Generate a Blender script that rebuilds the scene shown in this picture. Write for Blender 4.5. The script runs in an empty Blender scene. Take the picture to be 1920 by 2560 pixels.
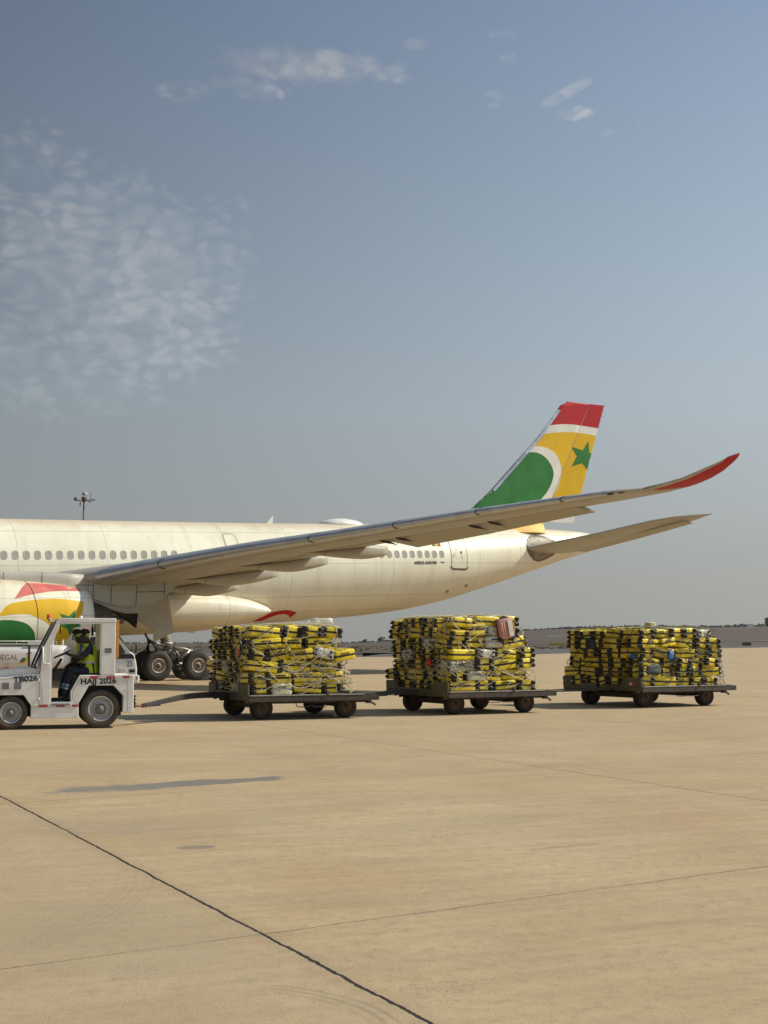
import bpy, bmesh, math, random
from mathutils import Vector, Matrix, noise as mnoise
from mathutils.geometry import delaunay_2d_cdt
R = math.radians
S = bpy.context.scene
COL = S.collection

# ---------------------------------------------------------------- camera
cam = bpy.data.cameras.new('camera'); cam_o = bpy.data.objects.new('camera', cam); COL.objects.link(cam_o)
cam.sensor_fit = 'VERTICAL'; cam.sensor_height = 36.0; cam.lens = 3330 / 2560 * 36.0
cam.clip_start = 0.1; cam.clip_end = 30000
cam_o.location = (0, 0, 1.78); cam_o.rotation_euler = (R(90) + math.atan(326 / 3330), R(0.0), 0)
S.camera = cam_o
S.render.resolution_x = 768; S.render.resolution_y = 1024

# ---------------------------------------------------------------- light
SUN = Vector((1.165, 0.235, 1.0)).normalized()           # towards the sun
sun_d = bpy.data.lights.new('sun', 'SUN'); sun_d.energy = 4.7; sun_d.angle = R(0.6); sun_d.color = (1.0, 0.935, 0.77)
sun = bpy.data.objects.new('sun', sun_d); COL.objects.link(sun)
sun.rotation_euler = SUN.to_track_quat('Z', 'Y').to_euler()
S.view_settings.view_transform = 'Standard'; S.view_settings.look = 'None'
S.view_settings.exposure = 0.0; S.view_settings.gamma = 1.0

W = bpy.data.worlds.new('World'); S.world = W; W.use_nodes = True
nt = W.node_tree; nt.nodes.clear()
class G:
    """tiny node-graph helper"""
    def __init__(s, tree): s.t = tree
    def n(s, typ, **kw):
        x = s.t.nodes.new(typ)
        for k, v in kw.items(): setattr(x, k, v)
        return x
    def put(s, sock, v):
        if isinstance(v, bpy.types.NodeSocket): s.t.links.new(v, sock)
        elif v is not None:
            try: sock.default_value = v
            except Exception: sock.default_value = tuple(v) + (1,)
    def m(s, op, a, b=None, c=None, clamp=False):
        x = s.n('ShaderNodeMath', operation=op); x.use_clamp = clamp
        for i, v in enumerate((a, b, c)):
            if v is not None: s.put(x.inputs[i], v)
        return x.outputs[0]
    def vm(s, op, a, b=None, out=0):
        x = s.n('ShaderNodeVectorMath', operation=op); s.put(x.inputs[0], a)
        if b is not None: s.put(x.inputs[1], b)
        return x.outputs[out]
    def sep(s, v):
        x = s.n('ShaderNodeSeparateXYZ'); s.put(x.inputs[0], v); return x.outputs
    def comb(s, a, b, c):
        x = s.n('ShaderNodeCombineXYZ')
        for i, v in enumerate((a, b, c)): s.put(x.inputs[i], v)
        return x.outputs[0]
    def noise(s, vec, scale, detail=4, rough=.55, dist=0, dim='3D'):
        x = s.n('ShaderNodeTexNoise', noise_dimensions=dim); s.put(x.inputs['Vector'], vec)
        x.inputs['Scale'].default_value = scale; x.inputs['Detail'].default_value = detail
        x.inputs['Roughness'].default_value = rough; x.inputs['Distortion'].default_value = dist
        return x.outputs[0]
    def ramp(s, f, lo, hi, a=0., b=1.):
        x = s.n('ShaderNodeMapRange', interpolation_type='SMOOTHSTEP'); s.put(x.inputs[0], f)
        for i, v in enumerate((lo, hi, a, b)): x.inputs[i + 1].default_value = v
        return x.outputs[0]
    def mix(s, f, a, b, typ='MIX'):
        x = s.n('ShaderNodeMix', data_type='RGBA', blend_type=typ); s.put(x.inputs[0], f)
        s.put(x.inputs[6], a if isinstance(a, bpy.types.NodeSocket) else (*a[:3], 1))
        s.put(x.inputs[7], b if isinstance(b, bpy.types.NodeSocket) else (*b[:3], 1))
        return x.outputs[2]
g = G(nt)
geo_n = g.n('ShaderNodeTexCoord')
D = geo_n.outputs['Generated']
sky = g.n('ShaderNodeTexSky', sky_type='NISHITA', sun_disc=False)
sky.sun_elevation = math.asin(SUN.z); sky.sun_rotation = math.atan2(SUN.x, SUN.y)
sky.air_density = 1.2; sky.dust_density = 5.0; sky.ozone_density = 1.0; sky.altitude = 0
dx, dy, dz = g.sep(D)
az = g.m('ARCTAN2', dx, dy); el = g.m('ARCSINE', dz)
# dust haze towards the horizon greys the sky
# dusty air: the Nishita sky is blended into the measured haze colours by height
cr = g.n('ShaderNodeValToRGB'); E = cr.color_ramp.elements
pts = [(0.0, (.335, .342, .322)), (.05, (.362, .374, .352)), (.16, (.375, .406, .418)), (.30, (.362, .424, .474)), (.47, (.290, .366, .444)), (.75, (.198, .266, .378)), (1.0, (.14, .20, .31))]
E[0].position, E[0].color = pts[0][0], (*pts[0][1], 1); E[1].position, E[1].color = pts[-1][0], (*pts[-1][1], 1)
for q, c_ in pts[1:-1]:
    e_ = E.new(q); e_.color = (*c_, 1)
nt.links.new(g.m('DIVIDE', g.m('MAXIMUM', el, 0.0), 0.60), cr.inputs[0])
azk = g.m('MULTIPLY', g.m('MINIMUM', g.m('MAXIMUM', az, -.6), 1.2), g.ramp(el, 0.02, .30, .55, 1.12))
hazec = g.vm('SCALE', cr.outputs[0]); nt.links.new(g.m('MULTIPLY', g.m('ADD', azk, 1.0), 12.1), hazec.node.inputs[3])
skyc = g.mix(0.84, sky.outputs[0], hazec)
lum = g.n('ShaderNodeRGBToBW'); g.put(lum.inputs[0], skyc); greyv = lum.outputs[0]
# high altocumulus
cv = g.comb(az, g.m('MULTIPLY', el, 1.55), 0.0)
wv = g.noise(cv, 22.0, 3); wv2 = g.noise(g.vm('ADD', cv, (3.1, 1.7, 0)), 22.0, 3)
cvw = g.vm('ADD', cv, g.comb(g.m('MULTIPLY', g.m('SUBTRACT', wv, .5), .035), g.m('MULTIPLY', g.m('SUBTRACT', wv2, .5), .035), 0.0))
vo = g.n('ShaderNodeTexVoronoi', feature='SMOOTH_F1', voronoi_dimensions='2D'); g.put(vo.inputs['Vector'], cvw); vo.inputs['Scale'].default_value = 70.0; vo.inputs['Smoothness'].default_value = .7
puff = g.ramp(vo.outputs['Distance'], .08, .62, 1.0, 0.0)
fib = g.noise(g.vm('MULTIPLY', cvw, (1.0, 1.9, 1)), 62.0, 8, .68, .5)
cell = g.m('ADD', g.m('MULTIPLY', puff, .20), g.m('ADD', g.m('MULTIPLY', fib, .42), g.m('MULTIPLY', g.noise(g.vm('MULTIPLY', cvw, (1.0, 1.75, 1)), 40.0, 4, .55, .2), .44)))
big = g.noise(cvw, 11.0, 4, .55)
def blob(a0, e0, ra, re, rot=0.0):
    a = g.m('SUBTRACT', az, a0); e = g.m('SUBTRACT', el, e0)
    if rot:
        c, s_ = math.cos(rot), math.sin(rot)
        a, e = (g.m('ADD', g.m('MULTIPLY', a, c), g.m('MULTIPLY', e, s_)), g.m('SUBTRACT', g.m('MULTIPLY', e, c), g.m('MULTIPLY', a, s_)))
    d = g.m('SQRT', g.m('ADD', g.m('POWER', g.m('DIVIDE', a, ra), 2.0), g.m('POWER', g.m('DIVIDE', e, re), 2.0)))
    return g.ramp(d, 0.35, 1.05, 1.0, 0.0)
def pxd(x, y): return ((x - 960) / 3330 * .985, math.atan((1606 - y) / 3330) * .985)
blobs = []
for x, y, rx, ry, rot, k in [(270, 640, 500, 285, -.10, 1.0), (330, 800, 370, 230, 0, .85), (120, 930, 480, 210, 0, .75), (60, 430, 260, 190, .3, .62), (-250, 700, 400, 350, 0, .9),
                             (740, 92, 360, 60, -.03, 1.0), (800, 80, 150, 44, -.1, 1.0), (970, 108, 95, 30, -.25, 1.0), (610, 158, 150, 40, -.1, .85), (440, 175, 110, 40, 0, .7),
                             (1440, 178, 120, 24, .38, 1.0), (1462, 236, 70, 26, 0, .9), (1248, 185, 70, 34, 0, .6), (1580, 280, 90, 24, .35, .5),
                             (350, 410, 70, 26, .1, .6), (570, 470, 90, 40, 0, .45), (1290, 75, 70, 20, 0, .5), (1040, 30, 70, 24, 0, .6), (1270, 8, 60, 16, 0, .7)]:
    a0, e0 = pxd(x, y)
    blobs.append(g.m('MULTIPLY', blob(a0, e0, rx / 3330, ry / 3330, rot), k))
tot = blobs[0]
for b in blobs[1:]: tot = g.m('MAXIMUM', tot, b)
cmask = g.m('MULTIPLY', g.ramp(g.m('ADD', g.m('MULTIPLY', cell, 1.0), g.m('MULTIPLY', g.m('SUBTRACT', tot, 0.55), .42)), 0.40, 0.88), g.ramp(tot, 0.02, 0.75))
cmask = g.m('MULTIPLY', cmask, g.ramp(big, .34, .60, .30, 1.0))
cmask = g.m('MULTIPLY', cmask, g.m('MULTIPLY', g.ramp(el, .10, .26, 0.12, 1.0), 0.78))
cloudc = g.vm('SCALE', (1.0, 1.05, 1.13)); cloudc.node.inputs[3].default_value = 1
nt.links.new(g.m('MULTIPLY', greyv, 1.52), cloudc.node.inputs[3])
skyc = g.mix(cmask, skyc, cloudc)
bg = g.n('ShaderNodeBackground'); nt.links.new(skyc, bg.inputs[0]); bg.inputs[1].default_value = 0.083
wo = g.n('ShaderNodeOutputWorld'); nt.links.new(bg.outputs[0], wo.inputs[0])

# ---------------------------------------------------------------- helpers
def tag(o, label=None, cat=None, group=None, kind=None):
    if label: o['label'] = label
    if cat: o['category'] = cat
    if group: o['group'] = group
    if kind: o['kind'] = kind
    return o
def empty(name, loc=(0, 0, 0), rz=0.0, **kw):
    o = bpy.data.objects.new(name, None); COL.objects.link(o); o.location = loc; o.rotation_euler = (0, 0, rz)
    o.empty_display_size = .2
    return tag(o, **kw)
def children(o): return [c for c in bpy.data.objects if c.parent == o]
class MB:
    def __init__(s): s.v = []; s.f = []; s.mi = []; s.sm = []
    def add(s, vs, fs, mi=0, smooth=False):
        n = len(s.v); s.v += [Vector(v) for v in vs]
        for f in fs: s.f.append([i + n for i in f]); s.mi.append(mi); s.sm.append(smooth)
        return s
    def box(s, lo, hi, mi=0, M=None):
        x0, y0, z0 = lo; x1, y1, z1 = hi
        vs = [Vector(p) for p in [(x0, y0, z0), (x1, y0, z0), (x1, y1, z0), (x0, y1, z0), (x0, y0, z1), (x1, y0, z1), (x1, y1, z1), (x0, y1, z1)]]
        if M: vs = [M @ v for v in vs]
        return s.add(vs, [(0, 3, 2, 1), (4, 5, 6, 7), (0, 1, 5, 4), (1, 2, 6, 5), (2, 3, 7, 6), (3, 0, 4, 7)], mi)
    def prism(s, poly, y0, y1, mi=0, f=None):
        """poly in (x,z) extruded along y"""
        f = f or (lambda x, y, z: (x, y, z)); n = len(poly)
        vs = [f(p[0], y0, p[1]) for p in poly] + [f(p[0], y1, p[1]) for p in poly]
        fs = [[i, (i + 1) % n, (i + 1) % n + n, i + n] for i in range(n)]
        tri = delaunay_2d_cdt([Vector(p) for p in poly], [], [list(range(n))], 1, 1e-6)
        s.add(vs, fs, mi)
        if len(tri[0]) == n:
            om = [o[0] if o else 0 for o in tri[3]]
            s.add(vs, [[om[i] for i in t] for t in tri[2]] + [[om[i] + n for i in reversed(t)] for t in tri[2]], mi)
        else:
            s.add(vs, [list(range(n)), list(range(2 * n - 1, n - 1, -1))], mi)
        return s
    def tube(s, pts, r, n=8, mi=0, cap=True, smooth=True):
        pts = [Vector(p) for p in pts]; rs = r if isinstance(r, (list, tuple)) else [r] * len(pts)
        vs = []; up = Vector((0, 0, 1))
        for i, p in enumerate(pts):
            d = (pts[min(i + 1, len(pts) - 1)] - pts[max(i - 1, 0)])
            d = d.normalized() if d.length > 1e-9 else Vector((1, 0, 0))
            a = d.cross(up)
            if a.length < 1e-3: a = d.cross(Vector((0, 1, 0)))
            a.normalize(); b = d.cross(a)
            for k in range(n):
                t = 2 * math.pi * k / n; vs.append(p + (a * math.cos(t) + b * math.sin(t)) * rs[i])
        fs = [[i * n + k, i * n + (k + 1) % n, (i + 1) * n + (k + 1) % n, (i + 1) * n + k] for i in range(len(pts) - 1) for k in range(n)]
        s.add(vs, fs, mi, smooth)
        if cap: s.add(vs, [list(range(n - 1, -1, -1)), list(range((len(pts) - 1) * n, len(pts) * n))], mi)
        return s
    def loft(s, rings, mi=0, smooth=True, closed=True, caps=True):
        n = len(rings[0]); vs = [Vector(p) for r in rings for p in r]; m = n if closed else n - 1
        fs = [[i * n + k, i * n + (k + 1) % n, (i + 1) * n + (k + 1) % n, (i + 1) * n + k] for i in range(len(rings) - 1) for k in range(m)]
        s.add(vs, fs, mi, smooth)
        if caps: s.add(vs, [list(range(n - 1, -1, -1)), list(range((len(rings) - 1) * n, len(rings) * n))], mi)
        return s
    def lathe(s, prof, c=(0, 0, 0), axis='y', n=32, mi=0, smooth=True, caps=False):
        """prof: (pos along axis, radius)"""
        rings = []
        for a, r in prof:
            ring = []
            for k in range(n):
                t = 2 * math.pi * k / n; u, w = r * math.cos(t), r * math.sin(t)
                ring.append({'y': (c[0] + u, c[1] + a, c[2] + w), 'x': (c[0] + a, c[1] + u, c[2] + w), 'z': (c[0] + u, c[1] + w, c[2] + a)}[axis])
            rings.append(ring)
        return s.loft(rings, mi, smooth, True, caps)
    def build(s, name, mats, parent=None, bevel=0, seg=2, fix=True):
        me = bpy.data.meshes.new(name); me.from_pydata([tuple(v) for v in s.v], [], s.f)
        mats = mats if isinstance(mats, (list, tuple)) else [mats]
        for m in mats: me.materials.append(m)
        me.polygons.foreach_set('material_index', s.mi); me.polygons.foreach_set('use_smooth', s.sm)
        if fix or bevel:
            b = bmesh.new(); b.from_mesh(me); bmesh.ops.remove_doubles(b, verts=b.verts, dist=1e-5)
            bmesh.ops.recalc_face_normals(b, faces=b.faces)
            if bevel:
                ed = [e for e in b.edges if len(e.link_faces) == 2 and e.calc_face_angle(0) > R(35)]
                bmesh.ops.bevel(b, geom=ed, offset=bevel, segments=seg, affect='EDGES', profile=.5, clamp_overlap=True)
            b.to_mesh(me); b.free()
        me.update()
        o = bpy.data.objects.new(name, me); COL.objects.link(o); o.parent = parent
        return o
def clipconv(poly, clip):
    """Sutherland-Hodgman: clip poly by convex CCW polygon"""
    out = list(poly)
    for i in range(len(clip)):
        a, b = clip[i], clip[(i + 1) % len(clip)]; inp, out = out, []
        side = lambda p: (b[0] - a[0]) * (p[1] - a[1]) - (b[1] - a[1]) * (p[0] - a[0])
        for j in range(len(inp)):
            p, q = inp[j - 1], inp[j]; sp, sq = side(p), side(q)
            if (sp >= 0) != (sq >= 0):
                t = sp / (sp - sq); out.append((p[0] + (q[0] - p[0]) * t, p[1] + (q[1] - p[1]) * t))
            if sq >= 0: out.append(q)
        if not out: return []
    return out
def smoothpoly(pts, n=6):
    out = []
    for i in range(len(pts) - 1):
        p0 = pts[max(i - 1, 0)]; p1 = pts[i]; p2 = pts[i + 1]; p3 = pts[min(i + 2, len(pts) - 1)]
        for k in range(n):
            t = k / n
            out.append(tuple(.5 * (2 * p1[j] + (p2[j] - p0[j]) * t + (2 * p0[j] - 5 * p1[j] + 4 * p2[j] - p3[j]) * t * t + (3 * p1[j] - p0[j] - 3 * p2[j] + p3[j]) * t ** 3) for j in range(len(p1))))
    return out + [tuple(pts[-1])]
def decal(mb, poly, surf, mi, step=.15):
    """flat polygon (a,b) triangulated finely and laid on surf(a,b) -> point"""
    if len(poly) < 3: return
    P = []
    for i in range(len(poly)):
        a, b = Vector(poly[i]), Vector(poly[(i + 1) % len(poly)]); k = max(1, int((b - a).length / step))
        P += [a.lerp(b, j / k) for j in range(k)]
    n = len(P); x0, x1 = min(p.x for p in P), max(p.x for p in P); y0, y1 = min(p.y for p in P), max(p.y for p in P)
    Q = list(P); nx, ny = int((x1 - x0) / step), int((y1 - y0) / step)
    for i in range(1, nx + 1):
        for j in range(1, ny + 1):
            Q.append(Vector((x0 + i * (x1 - x0) / (nx + 1) + 1e-4 * (j % 3), y0 + j * (y1 - y0) / (ny + 1) + 1e-4 * (i % 3))))
    r = delaunay_2d_cdt(Q, [], [list(range(n))], 1, 1e-6)
    mb.add([surf(p.x, p.y) for p in r[0]], r[2], mi, True)

def mat(name, col, rough=.6, metal=0., var=.12, scale=6., bump=0., dirt=None, dirt_amt=.35, spec=.5, coat=0., obj=True, detail=5, trans=0., stretch=None):
    m = bpy.data.materials.new(name); m.use_nodes = True; t = m.node_tree; g = G(t); b = t.nodes['Principled BSDF']
    tc = g.n('ShaderNodeTexCoord'); v = tc.outputs['Object']
    if stretch: v = g.vm('MULTIPLY', v, stretch)
    n1 = g.noise(v, scale, detail, .6)
    f = g.ramp(n1, .3, .7)
    c = g.mix(f, tuple(x * (1 - var) for x in col), tuple(min(1, x * (1 + var)) for x in col))
    if dirt:
        n2 = g.noise(v, scale * .37, 6, .65); c = g.mix(g.m('MULTIPLY', g.ramp(n2, .45, .72), dirt_amt), c, dirt)
    g.put(b.inputs['Base Color'], c); g.put(b.inputs['Roughness'], g.m('ADD', rough - .06, g.m('MULTIPLY', f, .12)))
    b.inputs['Metallic'].default_value = metal; b.inputs['Specular IOR Level'].default_value = spec
    if coat: b.inputs['Coat Weight'].default_value = coat; b.inputs['Coat Roughness'].default_value = .15
    if trans: b.inputs['Transmission Weight'].default_value = trans
    if bump:
        bn = g.n('ShaderNodeBump'); bn.inputs['Strength'].default_value = 1; bn.inputs['Distance'].default_value = bump
        g.put(bn.inputs['Height'], n1); t.links.new(bn.outputs[0], b.inputs['Normal'])
    return m
def emis(name, col, st):
    m = mat(name, col); b = m.node_tree.nodes['Principled BSDF']; b.inputs['Emission Color'].default_value = (*col, 1); b.inputs['Emission Strength'].default_value = st; return m
def text_mesh(s, size, bold=0.0, align='LEFT'):
    cu = bpy.data.curves.new('t', 'FONT'); cu.body = s; cu.size = size; cu.offset = bold; cu.align_x = align; cu.resolution_u = 4
    o = bpy.data.objects.new('t', cu); COL.objects.link(o); dg = bpy.context.evaluated_depsgraph_get(); dg.update()
    me = bpy.data.meshes.new_from_object(o.evaluated_get(dg)); vs = [v.co.copy() for v in me.vertices]; fs = [list(p.vertices) for p in me.polygons]
    bpy.data.objects.remove(o); bpy.data.curves.remove(cu); bpy.data.meshes.remove(me)
    return vs, fs
# ---------------------------------------------------------------- ground
def ground_mat():
    m = bpy.data.materials.new('apron_concrete'); m.use_nodes = True; t = m.node_tree; g = G(t); b = t.nodes['Principled BSDF']
    P = g.n('ShaderNodeNewGeometry').outputs['Position']; x, y, z = g.sep(P)
    u = g.m('ADD', g.m('MULTIPLY', x, .893), g.m('MULTIPLY', y, .450))
    v = g.m('ADD', g.m('MULTIPLY', x, -.547), g.m('MULTIPLY', y, .837))
    al = g.m('ADD', g.m('MULTIPLY', x, -.450), g.m('MULTIPLY', y, .893))
    # colour: blotches, brushed streaks, grit
    n0 = g.noise(P, .12, 4, .55); n1 = g.noise(P, .55, 6, .6, .4)
    st = g.comb(g.m('MULTIPLY', g.m('ADD', g.m('MULTIPLY', x, .93), g.m('MULTIPLY', y, .36)), .35), g.m('MULTIPLY', g.m('ADD', g.m('MULTIPLY', x, -.36), g.m('MULTIPLY', y, .93)), 3.2), 0.0)
    n2 = g.noise(st, 1.6, 7, .66); n3 = g.noise(P, 60, 4, .7); n4 = g.noise(P, 9, 6, .7)
    st2 = g.comb(g.m('MULTIPLY', x, .12), g.m('MULTIPLY', y, .5), 0.0); n5 = g.noise(st2, 1.0, 6, .65)
    c = g.mix(g.ramp(n1, .3, .7), (.40, .285, .160), (.475, .362, .212))
    c = g.mix(g.m('MULTIPLY', g.ramp(n0, .42, .66), .5), c, (.49, .39, .245))
    c = g.mix(g.m('MULTIPLY', g.ramp(n2, .42, .70), .36), c, (.305, .22, .135))
    c = g.mix(g.m('MULTIPLY', g.ramp(n5, .48, .66), .30), c, (.335, .265, .195))
    c = g.mix(g.m('MULTIPLY', g.ramp(n2, .52, .30), .16), c, (.56, .43, .28))
    c = g.mix(g.m('MULTIPLY', g.ramp(n4, .46, .70), .46), c, (.27, .20, .12))
    c = g.mix(g.m('MULTIPLY', g.ramp(g.noise(P, 1.4, 8, .72, .8), .50, .68), .36), c, (.31, .25, .17))
    c = g.mix(g.m('MULTIPLY', g.ramp(g.noise(P, 24, 5, .75), .36, .28), .35), c, (.66, .54, .38))
    crk = g.n('ShaderNodeTexVoronoi', feature='DISTANCE_TO_EDGE'); g.put(crk.inputs['Vector'], g.vm('ADD', P, g.vm('SCALE', g.comb(n4, n1, 0.0)))); crk.inputs['Scale'].default_value = .8
    c = g.mix(g.m('MULTIPLY', g.m('MULTIPLY', g.ramp(crk.outputs[0], .0, .010, 1., 0.), g.ramp(n0, .5, .62)), .35), c, (.18, .14, .10))
    c = g.mix(g.m('MULTIPLY', g.ramp(n3, .58, .72), .5), c, (.19, .145, .10))
    # spalled patches of small dark pits along the joints
    pit = g.m('MULTIPLY', g.ramp(g.noise(P, 38, 3, .7), .56, .62), g.ramp(g.noise(P, 1.1, 3, .5), .56, .66))
    c = g.mix(g.m('MULTIPLY', pit, .55), c, (.11, .08, .055))
    # slab to slab tone
    cu_ = g.m('FLOOR', g.m('DIVIDE', g.m('SUBTRACT', u, 3.1), 7.62)); cv_ = g.m('FLOOR', g.m('DIVIDE', v, 7.45))
    wn = g.n('ShaderNodeTexWhiteNoise', noise_dimensions='2D'); g.put(wn.inputs['Vector'], g.comb(cu_, cv_, 0.0))
    c = g.mix(g.m('MULTIPLY', wn.outputs[0], .10), c, (.30, .22, .14))
    # slab left of the main joint is greyer
    c = g.mix(g.m('MULTIPLY', g.ramp(g.m('ADD', g.m('SUBTRACT', 3.1, u), g.m('MULTIPLY', g.m('SUBTRACT', n1, .5), 1.6)), -.35, .5), .30), c, (.36, .285, .185))
    wob = g.m('MULTIPLY', g.m('SUBTRACT', g.noise(P, 2.2, 5, .65), .5), .055)
    wob2 = g.m('MULTIPLY', g.m('SUBTRACT', g.noise(P, 14, 4, .65), .5), .03)
    w = g.m('ADD', wob, wob2)
    def line(coord, off, per, wd, soft):
        d = g.m('ADD', g.m('SUBTRACT', coord, off), w)
        if per:
            d = g.m('SUBTRACT', g.m('MODULO', g.m('ADD', d, per * 40.5), per), per / 2)
        return g.ramp(g.m('ABSOLUTE', d), wd, wd + soft, 1., 0.)
    jm = g.m('MULTIPLY', line(u, 3.10, 0, .007, .009), g.ramp(g.noise(P, 5, 3), .25, .5, .75, 1.))
    jh = line(u, 3.10, 0, .012, .15)
    ju = line(u, 3.10, 7.62, .007, .012); jv = line(v, 7.42, 7.45, .005, .009)
    c = g.mix(g.m('MULTIPLY', jh, .22), c, (.24, .18, .12))
    c = g.mix(g.m('MULTIPLY', ju, .8), c, (.10, .08, .06)); c = g.mix(g.m('MULTIPLY', jv, g.ramp(g.noise(P, 1.7, 3), .3, .6, .35, .85)), c, (.12, .09, .07))
    c = g.mix(jm, c, (.035, .03, .027))
    # damp stain in front of the tug and other spots
    def ell(cx, cy, rx, ry, rot, amt, colr, c, ns=1.6, na=.8):
        a = g.m('SUBTRACT', x, cx); e = g.m('SUBTRACT', y, cy); cs, sn = math.cos(rot), math.sin(rot)
        p = g.m('DIVIDE', g.m('ADD', g.m('MULTIPLY', a, cs), g.m('MULTIPLY', e, sn)), rx); q = g.m('DIVIDE', g.m('SUBTRACT', g.m('MULTIPLY', e, cs), g.m('MULTIPLY', a, sn)), ry)
        d = g.m('SQRT', g.m('ADD', g.m('POWER', p, 2.0), g.m('POWER', q, 2.0)))
        d = g.m('ADD', d, g.m('MULTIPLY', g.m('SUBTRACT', g.noise(P, ns, 5, .6), .5), na))
        return g.mix(g.m('MULTIPLY', g.ramp(d, .7, 1.02, 1., 0.), amt), c, colr)
    c = ell(-2.55, 17.10, 1.75, .36, .58, .88, (.165, .15, .137), c, 2.2, 1.7)
    c = ell(-3.3, 16.6, .95, .42, .5, .65, (.21, .185, .16), c, 2.6, 1.8)
    c = ell(-1.64, 11.86, .20, .13, .3, .7, (.17, .15, .125), c, 5, .5)
    c = ell(-3.3, 20.6, 1.2, .22, .1, .35, (.52, .42, .28), c, 1.2, .9)
    c = ell(.8, 13.5, 1.2, .5, .4, .22, (.30, .255, .19), c, 1.5, 1.0); c = ell(-2.2, 13.2, 1.6, .5, .4, .25, (.31, .265, .20), c, 1.2, 1.1)
    c = ell(1.6, 11.9, .5, .05, .5, .4, (.2, .16, .12), c, 4, .8)
    c = ell(-1.7, 8.4, .9, 1.3, .5, .32, (.32, .27, .18), c, 1.2, .9)
    # curved tyre scuffs
    def arc(cx, cy, r, wd, a0, a1, amt, c):
        a = g.m('SUBTRACT', x, cx); e = g.m('SUBTRACT', y, cy); d = g.m('SQRT', g.m('ADD', g.m('POWER', a, 2.), g.m('POWER', e, 2.)))
        band = g.ramp(g.m('ABSOLUTE', g.m('SUBTRACT', d, r)), wd * .5, wd, 1., 0.)
        grooves = g.ramp(g.m('SINE', g.m('MULTIPLY', d, 95.)), -.2, .5, .25, 1.)
        th = g.m('ARCTAN2', e, a); wi = g.m('MULTIPLY', g.ramp(th, a0, a0 + .15), g.ramp(th, a1 - .15, a1, 1., 0.))
        k = g.m('MULTIPLY', g.m('MULTIPLY', band, grooves), g.m('MULTIPLY', wi, g.ramp(g.noise(P, 4, 4), .3, .6, .3, 1.)))
        return g.mix(g.m('MULTIPLY', k, amt), c, (.17, .14, .11))
    c = arc(-.9, 6.2, .95, .10, -.3, 1.3, .42, c); c = arc(2.6, 6.4, 2.4, .10, .9, 2.2, .25, c)
    c = arc(-6.0, 9.6, 4.2, .22, -.6, .35, .14, c)
    g.put(b.inputs['Base Color'], c); b.inputs['Roughness'].default_value = .85; b.inputs['Specular IOR Level'].default_value = .25
    bn = g.n('ShaderNodeBump'); bn.inputs['Strength'].default_value = .6; bn.inputs['Distance'].default_value = .02
    hgt = g.m('SUBTRACT', g.m('ADD', g.m('MULTIPLY', n3, .35), g.m('MULTIPLY', n4, .5)), g.m('MAXIMUM', jm, g.m('MULTIPLY', ju, .6)))
    g.put(bn.inputs['Height'], hgt); t.links.new(bn.outputs[0], b.inputs['Normal'])
    return m
def soil_mat():
    m = bpy.data.materials.new('dry_soil'); m.use_nodes = True; t = m.node_tree; g = G(t); b = t.nodes['Principled BSDF']
    P = g.n('ShaderNodeNewGeometry').outputs['Position']; x, y, z = g.sep(P)
    n1 = g.noise(P, .02, 6, .6); n2 = g.noise(g.comb(g.m('MULTIPLY', x, .06), g.m('MULTIPLY', y, .35), 0.), .12, 5, .6); n3 = g.noise(P, .35, 6, .7)
    c = g.mix(g.ramp(n1, .35, .65), (.052, .030, .018), (.080, .050, .030))
    c = g.mix(g.m('MULTIPLY', g.ramp(n2, .45, .6), .8), c, (.038, .034, .020))
    c = g.mix(g.m('MULTIPLY', g.ramp(n3, .5, .7), .5), c, (.075, .06, .04))
    c = g.mix(g.m('MULTIPLY', g.ramp(n2, .36, .30), .5), c, (.11, .08, .055))
    g.put(b.inputs['Base Color'], c); b.inputs['Roughness'].default_value = .95
    return m
m_conc = ground_mat(); m_soil = soil_mat()
m_asph = mat('taxiway_asphalt', (.075, .072, .066), .9, var=.2, scale=.3, detail=6)
m_line = mat('faded_line_paint', (.62, .52, .36), .8, var=.3, scale=3., dirt=(.40, .29, .18), dirt_amt=.9)
mb = MB()
edge = [(-600, 210), (-23, 176), (-3, 166), (9.7, 171), (28, 214), (83, 374), (129, 460), (300, 900)]
mb.add([(-600, -200, 0)] + [(a, b, 0) for a, b in edge] + [(900, 900, 0), (900, -200, 0)], [list(range(len(edge) + 3))])
o = mb.build('apron', m_conc); tag(o, 'pale sandy concrete aircraft apron with dark expansion joints', 'apron', kind='structure')
# soil sheet to the horizon, gently rising far away
def terr(x, y):
    d = math.hypot(x, y); t = min(1, max(0, (d - 480) / 1100)); t = t * t * (3 - 2 * t)
    az_ = math.atan2(x, y)
    k = min(1, max(0, (az_ + .04) / .17)); k = k * k * (3 - 2 * k)
    top = .6 + k * 15.5 + 3.0 * max(0, az_ - .13) / .15
    r = 1.1 * mnoise.fractal(Vector((az_ * 9, d * .002, 3)), 1, 2, 4) * t
    back = max(0, d - 1650) * .004
    return -.03 + (top * t + r * (0.3 + k)) * max(0, 1 - back)
rings = []
for d in [2, 60, 120, 200, 300, 400, 480, 540, 600, 680, 760, 850, 950, 1050, 1150, 1250, 1350, 1450, 1550, 1650, 1900, 2600, 5000, 12000]:
    rings.append([(d * math.sin(a), d * math.cos(a), terr(d * math.sin(a), d * math.cos(a)) if d > 400 else -.03) for a in [R(-180 + 360 * k / 720) for k in range(720)]])
mb = MB().loft(rings, smooth=True, caps=False); mb.add([(2 * math.sin(R(k)), 2 * math.cos(R(k)), -.03) for k in range(0, 360, 10)], [list(range(36))])
tag(mb.build('terrain', m_soil), 'dry brown open ground rising to a low scrubby ridge', 'terrain', kind='structure')
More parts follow.
